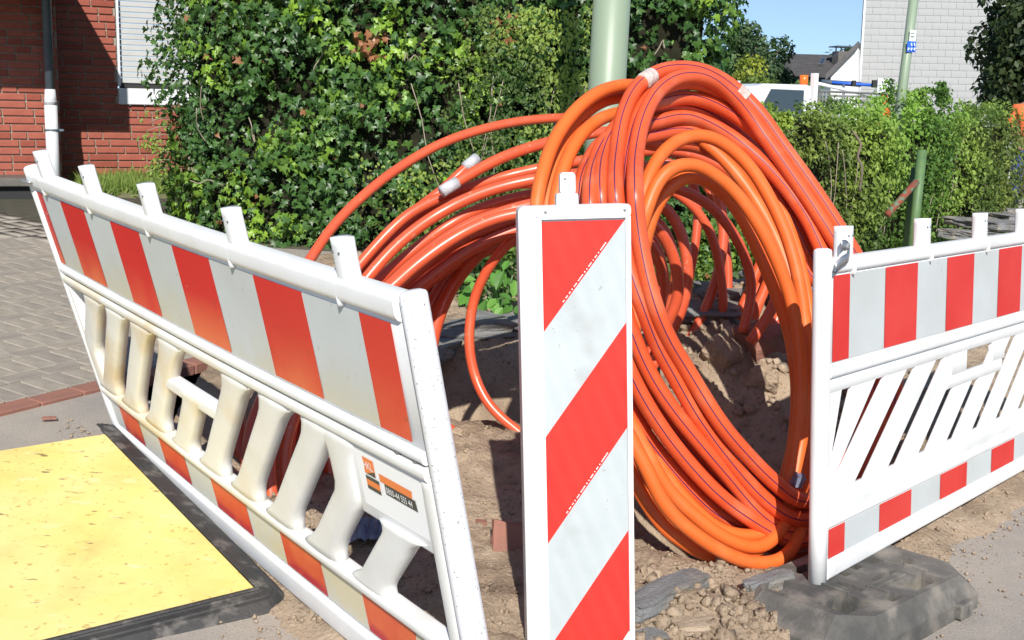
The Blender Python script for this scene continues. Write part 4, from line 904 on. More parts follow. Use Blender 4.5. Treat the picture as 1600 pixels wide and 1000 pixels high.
def sweep(name, Pn, a0, a1, sect, m, parent, n=22, closed=True, smooth=True):
    "section (t,n) pairs swept along s"
    V = []; S = []; K = len(sect); Fc = []
    for i in range(n + 1):
        a = a0 + (a1 - a0) * i / n
        for t, nn_ in sect: V.append(Pn(a, t, nn_)); S.append((a, t))
    for i in range(n):
        for k in range(K if closed else K - 1): Fc.append((i * K + k, i * K + (k + 1) % K, (i + 1) * K + (k + 1) % K, (i + 1) * K + k))
    if closed: Fc += [tuple(range(K))[::-1], tuple(n * K + k for k in range(K))]
    o = mesh(name, V, Fc, m, parent, smooth); add_pos(o, S)
    if smooth:
        me = o.data; bm = bmesh.new(); bm.from_mesh(me); bmesh.ops.recalc_face_normals(bm, faces=bm.faces); bm.to_mesh(me); bm.free()
        md = o.modifiers.new('edges', 'EDGE_SPLIT'); md.split_angle = R(50)
    return o
def rsec(t0, t1, n0, n1, r=.008, k=3):
    "rounded rectangle section in (t, n)"
    out = []
    for cx, cy, a0 in ((t1 - r, n1 - r, 0), (t0 + r, n1 - r, 90), (t0 + r, n0 + r, 180), (t1 - r, n0 + r, 270)):
        for i in range(k + 1): a = R(a0 + 90 * i / k); out.append((cx + r * math.cos(a), cy + r * math.sin(a)))
    return out
def loft_slat(name, Pn, s_of, w_of, t0, t1, th, m, parent, n=14, K=16, sup=3.6):
    V = []; S = []; Fc = []
    for i in range(n + 1):
        t = t0 + (t1 - t0) * i / n; c = s_of(t); h = w_of(i / n)
        for k in range(K):
            a = 2 * math.pi * k / K; ca, sa = math.cos(a), math.sin(a)
            x = math.copysign(abs(ca) ** (2 / sup), ca) * h; y = math.copysign(abs(sa) ** (2 / sup), sa) * th / 2
            V.append(Pn(c + x, t, y)); S.append((c + x, t))
    for i in range(n):
        for k in range(K): Fc.append((i * K + k, i * K + (k + 1) % K, (i + 1) * K + (k + 1) % K, (i + 1) * K + k))
    Fc += [tuple(range(K)), tuple(n * K + k for k in range(K))]
    o = mesh(name, V, Fc, m, parent, True); add_pos(o, S)
    me = o.data; bm = bmesh.new(); bm.from_mesh(me); bmesh.ops.recalc_face_normals(bm, faces=bm.faces); bm.to_mesh(me); bm.free(); return o
def stripes(Pn, parent, edges, t0, t1, nn_, mr, mw, first_red=True):
    red = first_red
    for a, b_ in zip(edges[:-1], edges[1:]):
        k = 4; V = []; S = []
        for j in range(4):
            for i in range(k + 1): s_ = a + (b_ - a) * i / k; t = t0 + (t1 - t0) * j / 3; V.append(Pn(s_, t, nn_ + (.0012 if red else 0))); S.append((s_, t))
        n_ = k + 1; Fc = [(j * n_ + i, j * n_ + i + 1, (j + 1) * n_ + i + 1, (j + 1) * n_ + i) for j in range(3) for i in range(k)]
        o = mesh('red_stripe' if red else 'white_stripe', V, Fc, mr if red else mw, parent, True); add_pos(o, S); red = not red

# ---- left barrier
BN, TN, BF, TF = at(769, 1178, 2.77), at(640, 455, 2.60), at(197, 690, 4.65), at(48, 262, 4.50)
LB = Panel(BN, TN, BF, TF, 2.47, .012)
lb = empty('barrier', (BN + BF) / 2, label='leaning white barrier board with red stripes beside the yellow board, old stained slats', cat='barrier', group='red and white construction barriers')
a0, a1 = .03, 2.45
sweep('top_rail', LB, a0, a1, rsec(.935, .995, -.03, .03, .018, 4), M['white'], lb)
sweep('stripe_board', LB, a0, a1, rsec(.66, .936, -.016, .014, .004, 1), M['white'], lb)
sweep('middle_rail', LB, a0, a1, rsec(.634, .662, -.026, .028, .012, 4), M['white'], lb)
sweep('rail_web', LB, a0, a1, rsec(.625, .64, -.010, .006, .003, 1), M['white'], lb)
sweep('slat_head_rail', LB, a0, a1, rsec(.598, .628, -.026, .030, .012, 4), M['slatw'], lb)
sweep('slat_foot_rail', LB, a0, a1, rsec(.195, .225, -.026, .030, .012, 4), M['slatw'], lb)
sweep('lower_board', LB, a0, a1, rsec(.075, .197, -.014, .012, .004, 1), M['white'], lb)
sweep('bottom_rail', LB, a0, a1, rsec(.0, .078, -.028, .026, .016, 4), M['white'], lb)
e_ = [.075, .208, .472, .73, .995, 1.245, 1.49, 1.727, 1.962, 2.192, 2.385, a1 - .008]
stripes(LB, lb, e_, .672, .925, .0155, M['foil_red_old'], M['foil_white_old'])
e2 = [.03, .245, .505, .735, .985, 1.215, 1.485, 1.70, 1.935, 2.13, 2.33, a1 - .01]
stripes(LB, lb, e2, .088, .186, .0135, M['foil_red_low'], M['foil_white_low'], False)
H0, H1 = .215, .605
def lean_l(c): return lambda t: min(max(c - (t - .43) * 1.12, .03), 2.44)
def flare(u_): return .066 + .046 * max(0, 1 - u_ / .20) ** 2 + .055 * max(0, (u_ - .80) / .20) ** 2
for c in (.215, .475, .722, .968, 1.21, 1.445, 1.685, 1.92, 2.15, 2.37):
    t1_ = H1
    if 1.4 < c < 1.5: t1_ = .45
    if c < .3: t1_ = .44
    ln_ = lean_l(c) if c != .475 else (lambda t: max(.475 - (t - .43) * 1.12, .452))
    loft_slat('slat', LB, ln_, flare, H0, t1_, .05, M['slatw'], lb)
loft_slat('slat', LB, lambda t: .045, lambda u_: .028, H0, H1, .045, M['slatw'], lb); loft_slat('slat', LB, lambda t: 2.435, lambda u_: .02, H0, H1, .045, M['slatw'], lb)
sweep('sticker_plate', LB, .045, .385, rsec(.425, .600, -.020, .0165, .006, 2), M['white'], lb, 6)
sweep('handle_bar', LB, 1.20, 1.68, rsec(.415, .462, -.022, .022, .012, 4), M['white'], lb, 6)
def lug(Pn, parent, s0, h=.088, w_=.052, m=M['white']):
    loft_slat('lug', Pn, lambda t: s0, lambda u_: w_ * (.5 + .10 * max(0, 1 - u_ * 5)), .97, .99 + h, .046, m, parent, 6, 14, 4)
    for ds in (-.013, .014):
        q = Pn(s0 + ds, .985 + h * .72, .0235); bm = bmesh.new(); bmesh.ops.create_uvsphere(bm, u_segments=8, v_segments=6, radius=.0032, matrix=Matrix.Translation(q)); bmobj('lug_dimple', bm, M['zinc'], parent)
    loft_slat('lug_rib', Pn, lambda t: s0 + .028, lambda u_: .005, .928, .985, .062, m, parent, 4, 8)
for s_ in (.246, .804, 1.361, 1.844, 2.289): lug(LB, lb, s_)
# the near post and the far post
def post(Pn, parent, s0, m, r=.030, t0=-.05, t1=1.0, nn_=0.0, name='post'):
    P = [Pn(s0, t, nn_) for t in np.linspace(t0, t1, 6)]; d_ = (P[-1] - P[0]).normalized(); P += [P[-1] + d_ * .006, P[-1] + d_ * .010]
    return tube(name, P, r, m, parent, nseg=28, radii=[r] * 6 + [r * .9, r * .6])
post(LB, lb, -.012, M['speck'], .0315, -.04, .995); post(LB, lb, 2.465, M['white'], .028, -.03, 1.0)
tube('strap', [LB(2.40, .965, .034), LB(2.44, .96, .037), LB(2.49, .965, .037)], .016, M['steel'], lb, nseg=8, flat=.2)
# holes near the post in the web
for s_ in (.075, .15):
    q = LB(s_, .632, .012); bm = bmesh.new(); bmesh.ops.create_uvsphere(bm, u_segments=14, v_segments=8, radius=1, matrix=Matrix.Translation(q) @ ((LB(.2, .6, 0) - LB(.1, .6, 0)).to_track_quat('X', 'Z').to_matrix().to_4x4()) @ Matrix.Diagonal((.015, .012, .011, 1))); bmobj('oval_recess', bm, M['slab'], lb)
def text_on(Pn, parent, body, s0, t0, size, m, nn_, name='lettering', dirs=-1, shear=0, sx=1.0):
    cu = bpy.data.curves.new(name, 'FONT'); cu.body = body; cu.size = 1; cu.resolution_u = 2; cu.extrude = 0; tmp = bpy.data.objects.new('t', cu); COL.objects.link(tmp)
    dg = bpy.context.evaluated_depsgraph_get(); me = bpy.data.meshes.new_from_object(tmp.evaluated_get(dg)); COL.objects.unlink(tmp); bpy.data.objects.remove(tmp)
    for v_ in me.vertices: v_.co = Pn(s0 + dirs * (v_.co.x * size * sx + v_.co.y * shear * size), t0 + v_.co.y * size, nn_)
    me.materials.clear(); me.materials.append(m); me.name = name; return link(name, me, parent)
def patch(Pn, parent, name, pts, nn_, m): return mesh(name, [Pn(a, b_, nn_) for a, b_ in pts], [tuple(range(len(pts)))], m, parent)
# sticker: left on the photo is larger s
stk = patch(LB, lb, 'sticker', [(.362, .455), (.075, .455), (.075, .590), (.362, .590)], .0176, M['w_print'])
patch(LB, stk, 'logo_field', [(.330, .537), (.280, .537), (.280, .575), (.330, .575)], .0188, M['o_print']); patch(LB, stk, 'logo_field', [(.322, .537), (.280, .537), (.280, .549)], .0194, M['d_print'])
text_on(LB, stk, 'HKL', .329, .549, .026, M['w_print'], .0200, sx=.9)
for (t_a, t_b, mm) in ((.523, .532, 'd_print'), (.509, .523, 'o_print'), (.500, .509, 'd_print')): patch(LB, stk, 'logo_bar', [(.330, t_a), (.268, t_a), (.268, t_b), (.330, t_b)], .0188, M[mm])
patch(LB, stk, 'orange_bar', [(.262, .535), (.122, .535), (.118, .553), (.262, .553)], .0188, M['o_print']); patch(LB, stk, 'phone_bar', [(.243, .511), (.105, .511), (.109, .535), (.243, .535)], .0190, M['d_print'])
text_on(LB, stk, '0800-44 555 44', .238, .5155, .021, M['w_print'], .0202, sx=.86)

# ---- right barrier
yaw = .853; bd = Vector((math.cos(yaw), math.sin(yaw), -.009)); upl = Vector((-.046 * math.sin(yaw), .046 * math.cos(yaw), 1))
RO = Vector((.956, 3.544, .081)); RL = 2.5
RBp = Panel(RO, RO + upl, RO + bd * RL, RO + bd * RL + upl, RL)
rb = empty('barrier', RO, label='upright white barrier board with clean red stripes on a grey rubber foot, right', cat='barrier', group='red and white construction barriers')
a0, a1 = .01, RL - .01
sweep('top_rail', RBp, a0, a1, rsec(.938, .985, -.026, .026, .014, 4), M['white'], rb)
sweep('stripe_board', RBp, a0, a1, rsec(.665, .94, -.014, .014, .004, 1), M['white'], rb)
sweep('middle_rail', RBp, a0, a1, rsec(.622, .667, -.020, .022, .012, 4), M['white'], rb)
sweep('slat_head', RBp, a0, a1, rsec(.575, .624, -.009, .009, .003, 1), M['white'], rb)
sweep('slat_foot', RBp, a0, a1, rsec(.185, .262, -.009, .009, .003, 1), M['white'], rb)
sweep('lower_rail', RBp, a0, a1, rsec(.160, .187, -.020, .020, .006, 3), M['white'], rb)
sweep('lower_board', RBp, a0, a1, rsec(.055, .162, -.014, .012, .003, 1), M['white'], rb)
sweep('bottom_rail', RBp, a0, a1, rsec(.0, .057, -.022, .024, .010, 4), M['white'], rb)
e_ = [.022, .13]; x = .13
while x + .25 < a1: x += .25; e_.append(x)
stripes(RBp, rb, e_, .672, .932, .0155, M['foil_red'], M['foil_white']); stripes(RBp, rb, e_, .063, .156, .0135, M['foil_red'], M['foil_white'])
def board(name, Pn, c, hw, t0, t1, slope, th, m, parent, tref=.27):
    "flat slanted board between two slots"
    V = []; S = []
    for t in (t0, t1):
        for ds, n_ in ((-hw, -th), (hw, -th), (hw, th), (-hw, th)): a = min(max(c + (t - tref) * slope + ds, .004 + .0006 * t), RL - .004); V.append(Pn(a, t, n_)); S.append((a, t))
    o = mesh(name, V, [(0, 1, 2, 3), (7, 6, 5, 4), (0, 4, 5, 1), (1, 5, 6, 2), (2, 6, 7, 3), (3, 7, 4, 0)], m, parent); add_pos(o, S)
    bv = o.modifiers.new('bevel', 'BEVEL'); bv.width = .006; bv.segments = 2; bv.limit_method = 'NONE'; return o
for k in range(-2, 10):
    c = .1325 + .245 * k; top_ = .458 if k == 3 else .585
    if k == -2: c -= .0
    board('slat', RBp, c, .088, .25, top_, 1.22, .007, M['white'], rb)
sweep('handle_bridge', RBp, .93, 1.47, rsec(.455, .500, -.0095, .0095, .003, 1), M['white'], rb, 4)
sweep('handle_side', RBp, .97, 1.11, rsec(.499, .580, -.0085, .0085, .003, 1), M['white'], rb, 2); sweep('handle_side', RBp, 1.37, 1.50, rsec(.499, .580, -.0085, .0085, .003, 1), M['white'], rb, 2)
for s_ in (.114, .696, 1.217, 1.667, 2.2): lug(RBp, rb, s_, .085, .062)
post(RBp, rb, -.018, M['white'], .0275, -.01, 1.005); post(RBp, rb, RL + .02, M['white'], .0275, -.06, 1.0)
cyl('post_pin', RBp(-.018, -.07, 0), RBp(-.018, -.008, 0), .021, M['steel'], rb, 20)
P = catmull([RBp(.0, .955, .030), RBp(.03, .975, .036), RBp(.075, .985, .033), RBp(.10, 1.01, .024), RBp(.07, 1.02, .020), RBp(.03, .99, .024)], 5)
V = []; Fc = []
for i, q in enumerate(P[:22]): V += [q - Vector((0, 0, .016)), q + Vector((0, 0, .016))]
for i in range(21): Fc.append((2 * i, 2 * i + 1, 2 * i + 3, 2 * i + 2))
stp = mesh('steel_strap', V, Fc, M['steel'], rb, True); md = stp.modifiers.new('thick', 'SOLIDIFY'); md.thickness = .003
cyl('strap_rivet', RBp(-.002, .95, .028), RBp(-.002, .95, .036), .007, M['zinc'], rb, 10)

# ---- rubber feet
def foot(name, loc, rz, label, m, L_=.82, W_=.40, Hh=.095, g=None):
    "recycled rubber foot: chamfered slab with moulded pockets cut out, ribs and a carrying lug"
    t = empty(name, loc, rz, label=label, cat='barrier foot', group='rubber feet under the barriers')
    a, b_, c = L_ / 2, W_ / 2, .10
    def ring(sx, sy, z, cc): return [(-sx + cc, -sy, z), (sx - cc, -sy, z), (sx, -sy + cc, z), (sx, sy - cc, z), (sx - cc, sy, z), (-sx + cc, sy, z), (-sx, sy - cc, z), (-sx, -sy + cc, z)]
    bm = bmesh.new(); R3 = [[bm.verts.new(p_) for p_ in r_] for r_ in (ring(a, b_, -.04, c), ring(a, b_, .028, c), ring(a - .085, b_ - .035, Hh, c * .8))]
    for r0, r1 in zip(R3[:-1], R3[1:]):
        for i in range(8): bm.faces.new((r0[i], r0[(i + 1) % 8], r1[(i + 1) % 8], r1[i]))
    bm.faces.new(R3[0][::-1]); bm.faces.new(R3[-1]); bmesh.ops.recalc_face_normals(bm, faces=bm.faces)
    mb = bpy.data.meshes.new('tmp'); bm.to_mesh(mb); bm.free(); ob = bpy.data.objects.new('tmp', mb); COL.objects.link(ob)
    bm = bmesh.new()
    k = W_ / .5
    for cx, cy, sx, sy, d_ in [(-.23, -.10, .13, .10, .2), (-.26, .12, .09, .06, .05), (.10, -.155, .15, .075, .07), (.24, .13, .13, .075, .2), (.235, -.03, .05, .05, .06), (.15, .04, .055, .05, .08), (.06, .05, .05, .04, .08), (-.02, .045, .035, .05, .08), (.09, .165, .07, .035, .06), (-.08, -.17, .06, .04, .05), (-.085, .15, .09, .04, .05), (.06, -.055, .13, .022, .015), (-.10, -.03, .03, .10, .015), (.19, .035, .012, .10, .02)]:
        box(bm, (cx, cy * k, Hh + .05 - d_ / 2), (sx, sy * k, d_ + .1), Matrix.Rotation(R(3 * math.sin(cx * 40)), 3, 'Z'))
    mc_ = bpy.data.meshes.new('tmpc'); bm.to_mesh(mc_); bm.free(); oc = bpy.data.objects.new('tmpc', mc_); COL.objects.link(oc)
    md = ob.modifiers.new('b', 'BOOLEAN'); md.operation = 'DIFFERENCE'; md.object = oc; md.solver = 'EXACT'; md.use_self = True
    bv = ob.modifiers.new('bev', 'BEVEL'); bv.width = .004; bv.segments = 2; bv.limit_method = 'ANGLE'; bv.angle_limit = R(35)
    me = bpy.data.meshes.new_from_object(ob.evaluated_get(bpy.context.evaluated_depsgraph_get())); me.name = 'base_block'
    for o_ in (ob, oc): COL.objects.unlink(o_); bpy.data.objects.remove(o_)
    me.materials.clear(); me.materials.append(m); o = bpy.data.objects.new('base_block', me); COL.objects.link(o); o.parent = t
    bm = bmesh.new()
    for cx, cy, sx, sy in ((-.02, -.075, .10, .008), (.03, .105, .16, .008), (-.155, .0, .008, .13), (.03, -.10, .16, .006), (-.06, -.11, .006, .07), (.19, -.09, .006, .08)): box(bm, (cx, cy * k, Hh + .001), (sx, sy, .012), None, .002)
    r_ = bmobj('rib', bm, m); r_.parent = t
    bm = bmesh.new(); box(bm, (.20, -b_ - .004, .006), (.07, .04, .05), None, .006); l_ = bmobj('carry_lug', bm, m); l_.parent = t
    return t
q = gz(1338, 948)
foot('rubber_foot', (q.x, q.y + .0, -.014), R(43), 'dusty grey rubber foot carrying the post of the right barrier', M['rubber'], .82, .48, .095)
q = RBp(RL + .02, 0); foot('rubber_foot', (q.x, q.y, ground_z(q.x, q.y)), R(45), 'rubber foot under the far end of the right barrier', M['rubber'])
q = LB(0, 0); foot('rubber_foot', (q.x - .02, q.y - .05, ground_z(q.x, q.y)), R(10), 'rubber foot under the near post of the left barrier', M['rubber'])
# small steel foot leg at the far end of the left barrier
fl = empty('steel_peg', LB(2.40, -.02, 0), label='short steel peg under the far lower corner of the left barrier', cat='peg'); cyl('peg', LB(2.40, .02, 0), LB(2.33, -.10, .0), .022, M['steel'], fl, 14)

# ------------------------------------------------------------------ beacon board
bcT, bcB = at(899, 320, 3.06), None
bx0, bx1 = at(838, 322, 3.04), at(985, 318, 3.06)
lean = Vector((.040, -.035, -1)).normalized()
bea = empty('beacon_board', (.19, 3.03, .0), label='upright red and white diagonal striped beacon board standing in front of the pipe coil', cat='traffic beacon')
BW = (bx1 - bx0).length; bxd = (bx1 - bx0).normalized(); bnn = bxd.cross(-lean).normalized(); 
if bnn.y > 0: bnn = -bnn
bxd2 = bxd
def BP(x, y, n=0): return bx0 + bxd * x + lean * y + bnn * n     # x to the right, y down from the top, n towards camera
BH = 1.33
def bprism(name, outline, n0, n1, m, parent=bea, bev=0):
    k = len(outline); V = [BP(x, y, n0) for x, y in outline] + [BP(x, y, n1) for x, y in outline]
    bm = bmesh.new(); vs = [bm.verts.new(v_) for v_ in V]; bm.faces.new(vs[:k]); bm.faces.new(vs[k:][::-1])
    for i in range(k): bm.faces.new((vs[i], vs[(i + 1) % k], vs[k + (i + 1) % k], vs[k + i]))
    bmesh.ops.recalc_face_normals(bm, faces=bm.faces)
    if bev: bmesh.ops.bevel(bm, geom=list(bm.edges), offset=bev, segments=3, affect='EDGES', profile=.5)
    o = bmobj(name, bm, m, parent); 
    return o
def rr(x0, y0, x1, y1, r, k=4):
    o = []
    for cx, cy, a in ((x1 - r, y0 + r, -90), (x1 - r, y1 - r, 0), (x0 + r, y1 - r, 90), (x0 + r, y0 + r, 180)):
        for i in range(k + 1): t = R(a + 90 * i / k); o.append((cx + r * math.cos(t), cy + r * math.sin(t)))
    return o
bprism('board', rr(-.046, .0, BW, BH, .016), -.075, -.004, M['white'], bev=.004)
bw0, bw1, by0 = .012, BW - .014, .040
bprism('rim', rr(-.002, .0, BW, .034, .012), -.006, .007, M['white']); bprism('rim', [(-.002, .030), (bw0, .030), (bw0, BH), (-.002, BH)], -.006, .006, M['white'], bev=.002); bprism('rim', [(bw1, .030), (BW, .030), (BW, BH), (bw1, BH)], -.006, .006, M['white'], bev=.002)
# foil: stripes falling from upper right to lower left
def foil_mat(name, col, col2, dot):
    m = mat(name, col, .62, col2, 4, spec=.25); t = m.node_tree; b = t.nodes['Principled BSDF']; tc = [n for n in t.nodes if n.type == 'TEX_COORD'][0]
    vo = t.nodes.new('ShaderNodeTexVoronoi'); vo.inputs['Scale'].default_value = 230; vo.inputs['Randomness'].default_value = .12; t.links.new(tc.outputs['Object'], vo.inputs['Vector'])
    mr = t.nodes.new('ShaderNodeMapRange'); mr.inputs[1].default_value = .30; mr.inputs[2].default_value = .55; mr.inputs[4].default_value = .12; t.links.new(vo.outputs['Distance'], mr.inputs[0])
    mx = t.nodes.new('ShaderNodeMix'); mx.data_type = 'RGBA'; t.links.new(mr.outputs[0], mx.inputs[0]); t.links.new(b.inputs['Base Color'].links[0].from_socket, mx.inputs[6]); mx.inputs[7].default_value = (*dot, 1); t.links.new(mx.outputs[2], b.inputs['Base Color']); return m
fr_, fw_ = foil_mat('beacon_red_foil', (.62, .03, .022), (.56, .022, .018), (.68, .10, .07)), foil_mat('beacon_white_foil', (.43, .47, .48), (.37, .41, .42), (.70, .72, .72))
over(fw_, (.30, .28, .25), 9, .56, .80, detail=12, fac=.45); over(fw_, (.25, .22, .2), 60, .69, .72, fac=.5); over(fr_, (.40, .03, .02), 9, .55, .75, detail=12, fac=.5); over(fr_, (.8, .5, .45), 22, .72, .75, fac=.5, stretch=(1, 1, .25))
# boundaries on the left edge (y down) and the right edge, from the photo: alternating
bl = [.30, .66, 1.04, 1.42]; brr = [.0, .315, .70, 1.04]      # left-edge and right-edge heights of successive diagonals (below the foil top)
def clipy(poly, ymax):
    out = []
    for i in range(len(poly)):
        a, b_ = poly[i], poly[(i + 1) % len(poly)]
        if a[1] <= ymax: out.append(a)
        if (a[1] <= ymax) != (b_[1] <= ymax): t = (ymax - a[1]) / (b_[1] - a[1]); out.append((a[0] + (b_[0] - a[0]) * t, ymax))
    return out
fy = by0; slp = .295
dl_ = [fy + slp * 0]
prev = [(bw0, fy), (bw1 - .004, fy)]
bounds = [(fy + .280, fy), (fy + .552, fy + .262), (fy + .835, fy + .535), (fy + 1.115, fy + .808), (fy + 1.4, fy + 1.08)]
pl_, pr_ = fy, fy; red = True
for i, (yl, yr) in enumerate(bounds):
    poly = [(bw0, pl_), (bw1, pr_), (bw1, yr), (bw0, yl)] if i else [(bw0, fy), (bw1, fy), (bw0, yl)]
    poly = clipy(poly, BH - .03)
    if len(poly) > 2: mesh('red_stripe' if red else 'white_stripe', [BP(x, y, -.0025) for x, y in poly], [tuple(range(len(poly)))], fr_ if red else fw_, bea)
    pl_, pr_ = yl, yr; red = not red
# fine printed line of lettering along the diagonals (unreadably small in the photo)
for (yl, yr) in (bounds[0], bounds[2]):
    a = Vector((bw0, yl)); b_ = Vector((bw1, yr)); d_ = (b_ - a); L_ = d_.length; d_.normalize(); nn_ = Vector((d_.y, -d_.x)) * 1
    if nn_.y > 0: nn_ = -nn_
    V = []; Fc = []; s_ = L_ * .26; rnd = random.Random(3)
    while s_ < L_ * .78:
        l_ = rnd.uniform(.0018, .0045); c0 = a + d_ * s_ + nn_ * .004; c1 = c0 + d_ * l_; c2 = c1 + nn_ * .0028; c3 = c0 + nn_ * .0028
        k = len(V); V += [BP(c_.x, c_.y, -.0012) for c_ in (c0, c1, c2, c3)]; Fc.append((k, k + 1, k + 2, k + 3)); s_ += l_ + rnd.choice((.0012, .0012, .0012, .006))
    mesh('fine_print', V, Fc, M['w_print'], bea)
bprism('top_lug', rr(.052, -.030, .108, .006, .008), -.050, -.008, M['white'], bev=.003); bprism('lug_tab', rr(.062, -.082, .102, -.026, .010), -.040, -.012, M['white'], bev=.003)
for x, y in ((.022, .016), (BW - .016, .016), (.075, -.066)):
    bm = bmesh.new(); bmesh.ops.create_uvsphere(bm, u_segments=10, v_segments=8, radius=.0045 if y > 0 else .003, matrix=Matrix.Translation(BP(x, y, .006 if y > 0 else -.011))); bmobj('rivet', bm, M['steel'], bea)
bm = bmesh.new(); q = BP(BW / 2, BH - .02, -.03); box(bm, q, (.06, .045, .12)); bmobj('spigot', bm, M['white'], bea)
q = BP(BW / 2, BH, -.03); foot('rubber_foot', (q.x, q.y - .05, q.z - .03), R(95), 'rubber foot under the beacon board', M['rubber'])

# ------------------------------------------------------------------ yellow trench board
YA, YB = Vector((-1.496, 4.364, .283)), Vector((-.723, 3.322, .112)); yw = Vector((-.81, -.586, -.025)).normalized(); ye = (YB - YA).normalized(); yn = ye.cross(yw).normalized()
if yn.z < 0: yn = -yn
YL = (YB - YA).length
yb = empty('trench_board', YA, label='yellow walkway board with black rubber edging lying at lower left', cat='trench board')
def YP(a, b_, n=0): return YA + ye * a + yw * b_ + yn * n        # a along the right edge, b to the left
def yslab(name, a0, a1, b0, b1, n0, n1, m, parent=yb, bev=.004, cuts=0):
    bm = bmesh.new(); vs = [bm.verts.new(YP(a, b_, n)) for n in (n0, n1) for a, b_ in ((a0, b0), (a1, b0), (a1, b1), (a0, b1))]
    for f in ((0, 1, 2, 3), (7, 6, 5, 4), (0, 4, 5, 1), (1, 5, 6, 2), (2, 6, 7, 3), (3, 7, 4, 0)): bm.faces.new([vs[i] for i in f])
    bmesh.ops.recalc_face_normals(bm, faces=bm.faces); bmesh.ops.bevel(bm, geom=list(bm.edges), offset=bev, segments=2, affect='EDGES'); return bmobj(name, bm, m, parent)
yslab('board', 0, YL, 0, 1.65, -.03, 0, M['yellow'])
# rubber edging: sloped profile with grooves, wrapping the right and front edge with a rounded corner
prof = [(-.002, .003), (.010, .005), (.014, .001), (.022, .003), (.027, -.001), (.045, -.003), (.049, -.007), (.062, -.009), (.082, -.026), (.090, -.034)]
path = [(-.10, 0, 0, -1), (YL * .25, 0, 0, -1), (YL * .5, 0, 0, -1), (YL * .75, 0, 0, -1), (YL - .01, 0, 0, -1)] + [(YL, 0, math.sin(t), -math.cos(t)) for t in np.linspace(.15, math.pi / 2 - .15, 7)] + [(YL, .01, 1, 0), (YL, .4, 1, 0), (YL, .9, 1, 0), (YL, 1.65, 1, 0)]
V = []; Fc = []; K = len(prof)
for (a, b_, da, db) in path:
    for o_, n in prof: V.append(YP(a + da * o_, b_ + db * o_, n + (.0015 * noise.noise(Vector((a * 9, b_ * 9, o_ * 30))))))
for i in range(len(path) - 1):
    for k in range(K - 1): Fc.append((i * K + k, i * K + k + 1, (i + 1) * K + k + 1, (i + 1) * K + k))
mesh('rubber_edging', V, Fc, M['black'], yb, False)
patch_ = [YP(.0 + a, b_, .0015) for a, b_ in ((.28, .62), (.28, .67), (.38, .67), (.38, .62))]
for k in range(3): boxobj('scuff', YP(.30 + .035 * k, .70, .001), (.002, .075, .001), mat('scuff_line', (.45, .3, .08), .8), yb, math.atan2(yw.y, yw.x) + 1.4)
q = gz(388, 742); chunk('orange_chip', gz(77, 658) + Vector((0, 0, .012)), (.05, .02, .01), M['paver_red'], (0, 0, 20), 4, label='small orange fragment on the asphalt strip before the red edging bricks', cat='fragment')

# ------------------------------------------------------------------ the cable conduits
def P3(L): return [at(*p_) for p_ in L]
def zrun(pts, zs):
    "give pixel pairs a depth by interpolating the list zs of (index, depth)"
    out = []
    for i, p_ in enumerate(pts):
        for (i0, z0), (i1, z1) in zip(zs[:-1], zs[1:]):
            if i0 <= i <= i1: out.append((p_[0], p_[1], z0 + (z1 - z0) * (i - i0) / (i1 - i0))); break
    return out
front = at(1120, 480, 4.1)
coilA = empty('striped_conduit_coil', at(1180, 870, 4.0), label='large front coil of orange red conduits with thin purple lines', cat='conduit coil')
coilO = empty('plain_conduit_coil', at(1150, 890, 3.95), label='bright orange conduit coil without lines, hanging lowest inside the red one', cat='conduit coil')
coilB = empty('glossy_conduit_coil', at(450, 790, 4.5), label='glossy red conduits arching left over the left barrier', cat='conduit coil')
coilC = empty('inner_conduit_coil', at(1080, 540, 5.2), label='small dark red inner loops hanging behind the beacon', cat='conduit coil')
RA = .0272
def closed(pts, r, mats, parent, stripe=None, sm=6, flat=1):
    P = smoothpts(catmull(P3(pts), 7, True), sm, True); return tube('conduit', P, r, mats, parent, closed=True, nseg=14, stripe=stripe, flat=flat)
def openp(pts, r, mats, parent, stripe=None, sm=5, flat=1):
    P = smoothpts(catmull(P3(pts), 7), sm, False); return tube('conduit', P, r, mats, parent, nseg=14, stripe=stripe, flat=flat)
ms = [M['conduit'], M['purple']]
def Aloop(left, top_, rightx, bot, dz=0, sd=(-.15, -1, .25)):
    pts = [(x, y, 3.72 + dz) for x, y in left[::-1]]
    nT = len(top_); pts += [(x, y, 3.85 + dz + .65 * min(1, (i + 1) / (nT * .6))) for i, (x, y) in enumerate(top_)]
    pts += [(1338 + rightx, 440, 4.52 + dz), (1368 + rightx, 520, 4.55 + dz), (1378 + rightx, 610, 4.52 + dz), (1352 + rightx, 700, 4.45 + dz), (1310 + rightx * .5, (bot[0][1] + 730) / 2, 4.3 + dz)]
    pts += [(x, y, 4.08 - .36 * min(1, i / (len(bot) - 1)) + dz) for i, (x, y) in enumerate(bot)]
    return closed(pts, RA, ms, coilA, sd)
s1 = [(1257, 785), (1210, 753), (1167, 710), (1124, 659), (1075, 580), (1046, 532), (1024, 480)]
s2 = [(1257, 814), (1196, 782), (1135, 713), (1088, 648), (1056, 591), (1028, 540), (1005, 480)]
s3 = [(1257, 832), (1196, 810), (1142, 749), (1099, 699), (1048, 636), (1010, 575), (980, 500)]
s4 = [(1257, 850), (1196, 825), (1135, 784), (1088, 738), (1041, 680), (1000, 615), (966, 540)]
s5 = [(1240, 856), (1178, 832), (1124, 806), (1081, 768), (1027, 705), (990, 650), (950, 560)]
Aloop([(992, 290), (996, 350), (1007, 415)], [(994, 240), (1004, 188), (1026, 145), (1058, 122), (1095, 120), (1130, 138), (1165, 172), (1200, 222), (1238, 276), (1272, 326), (1306, 380)], 6, s1)
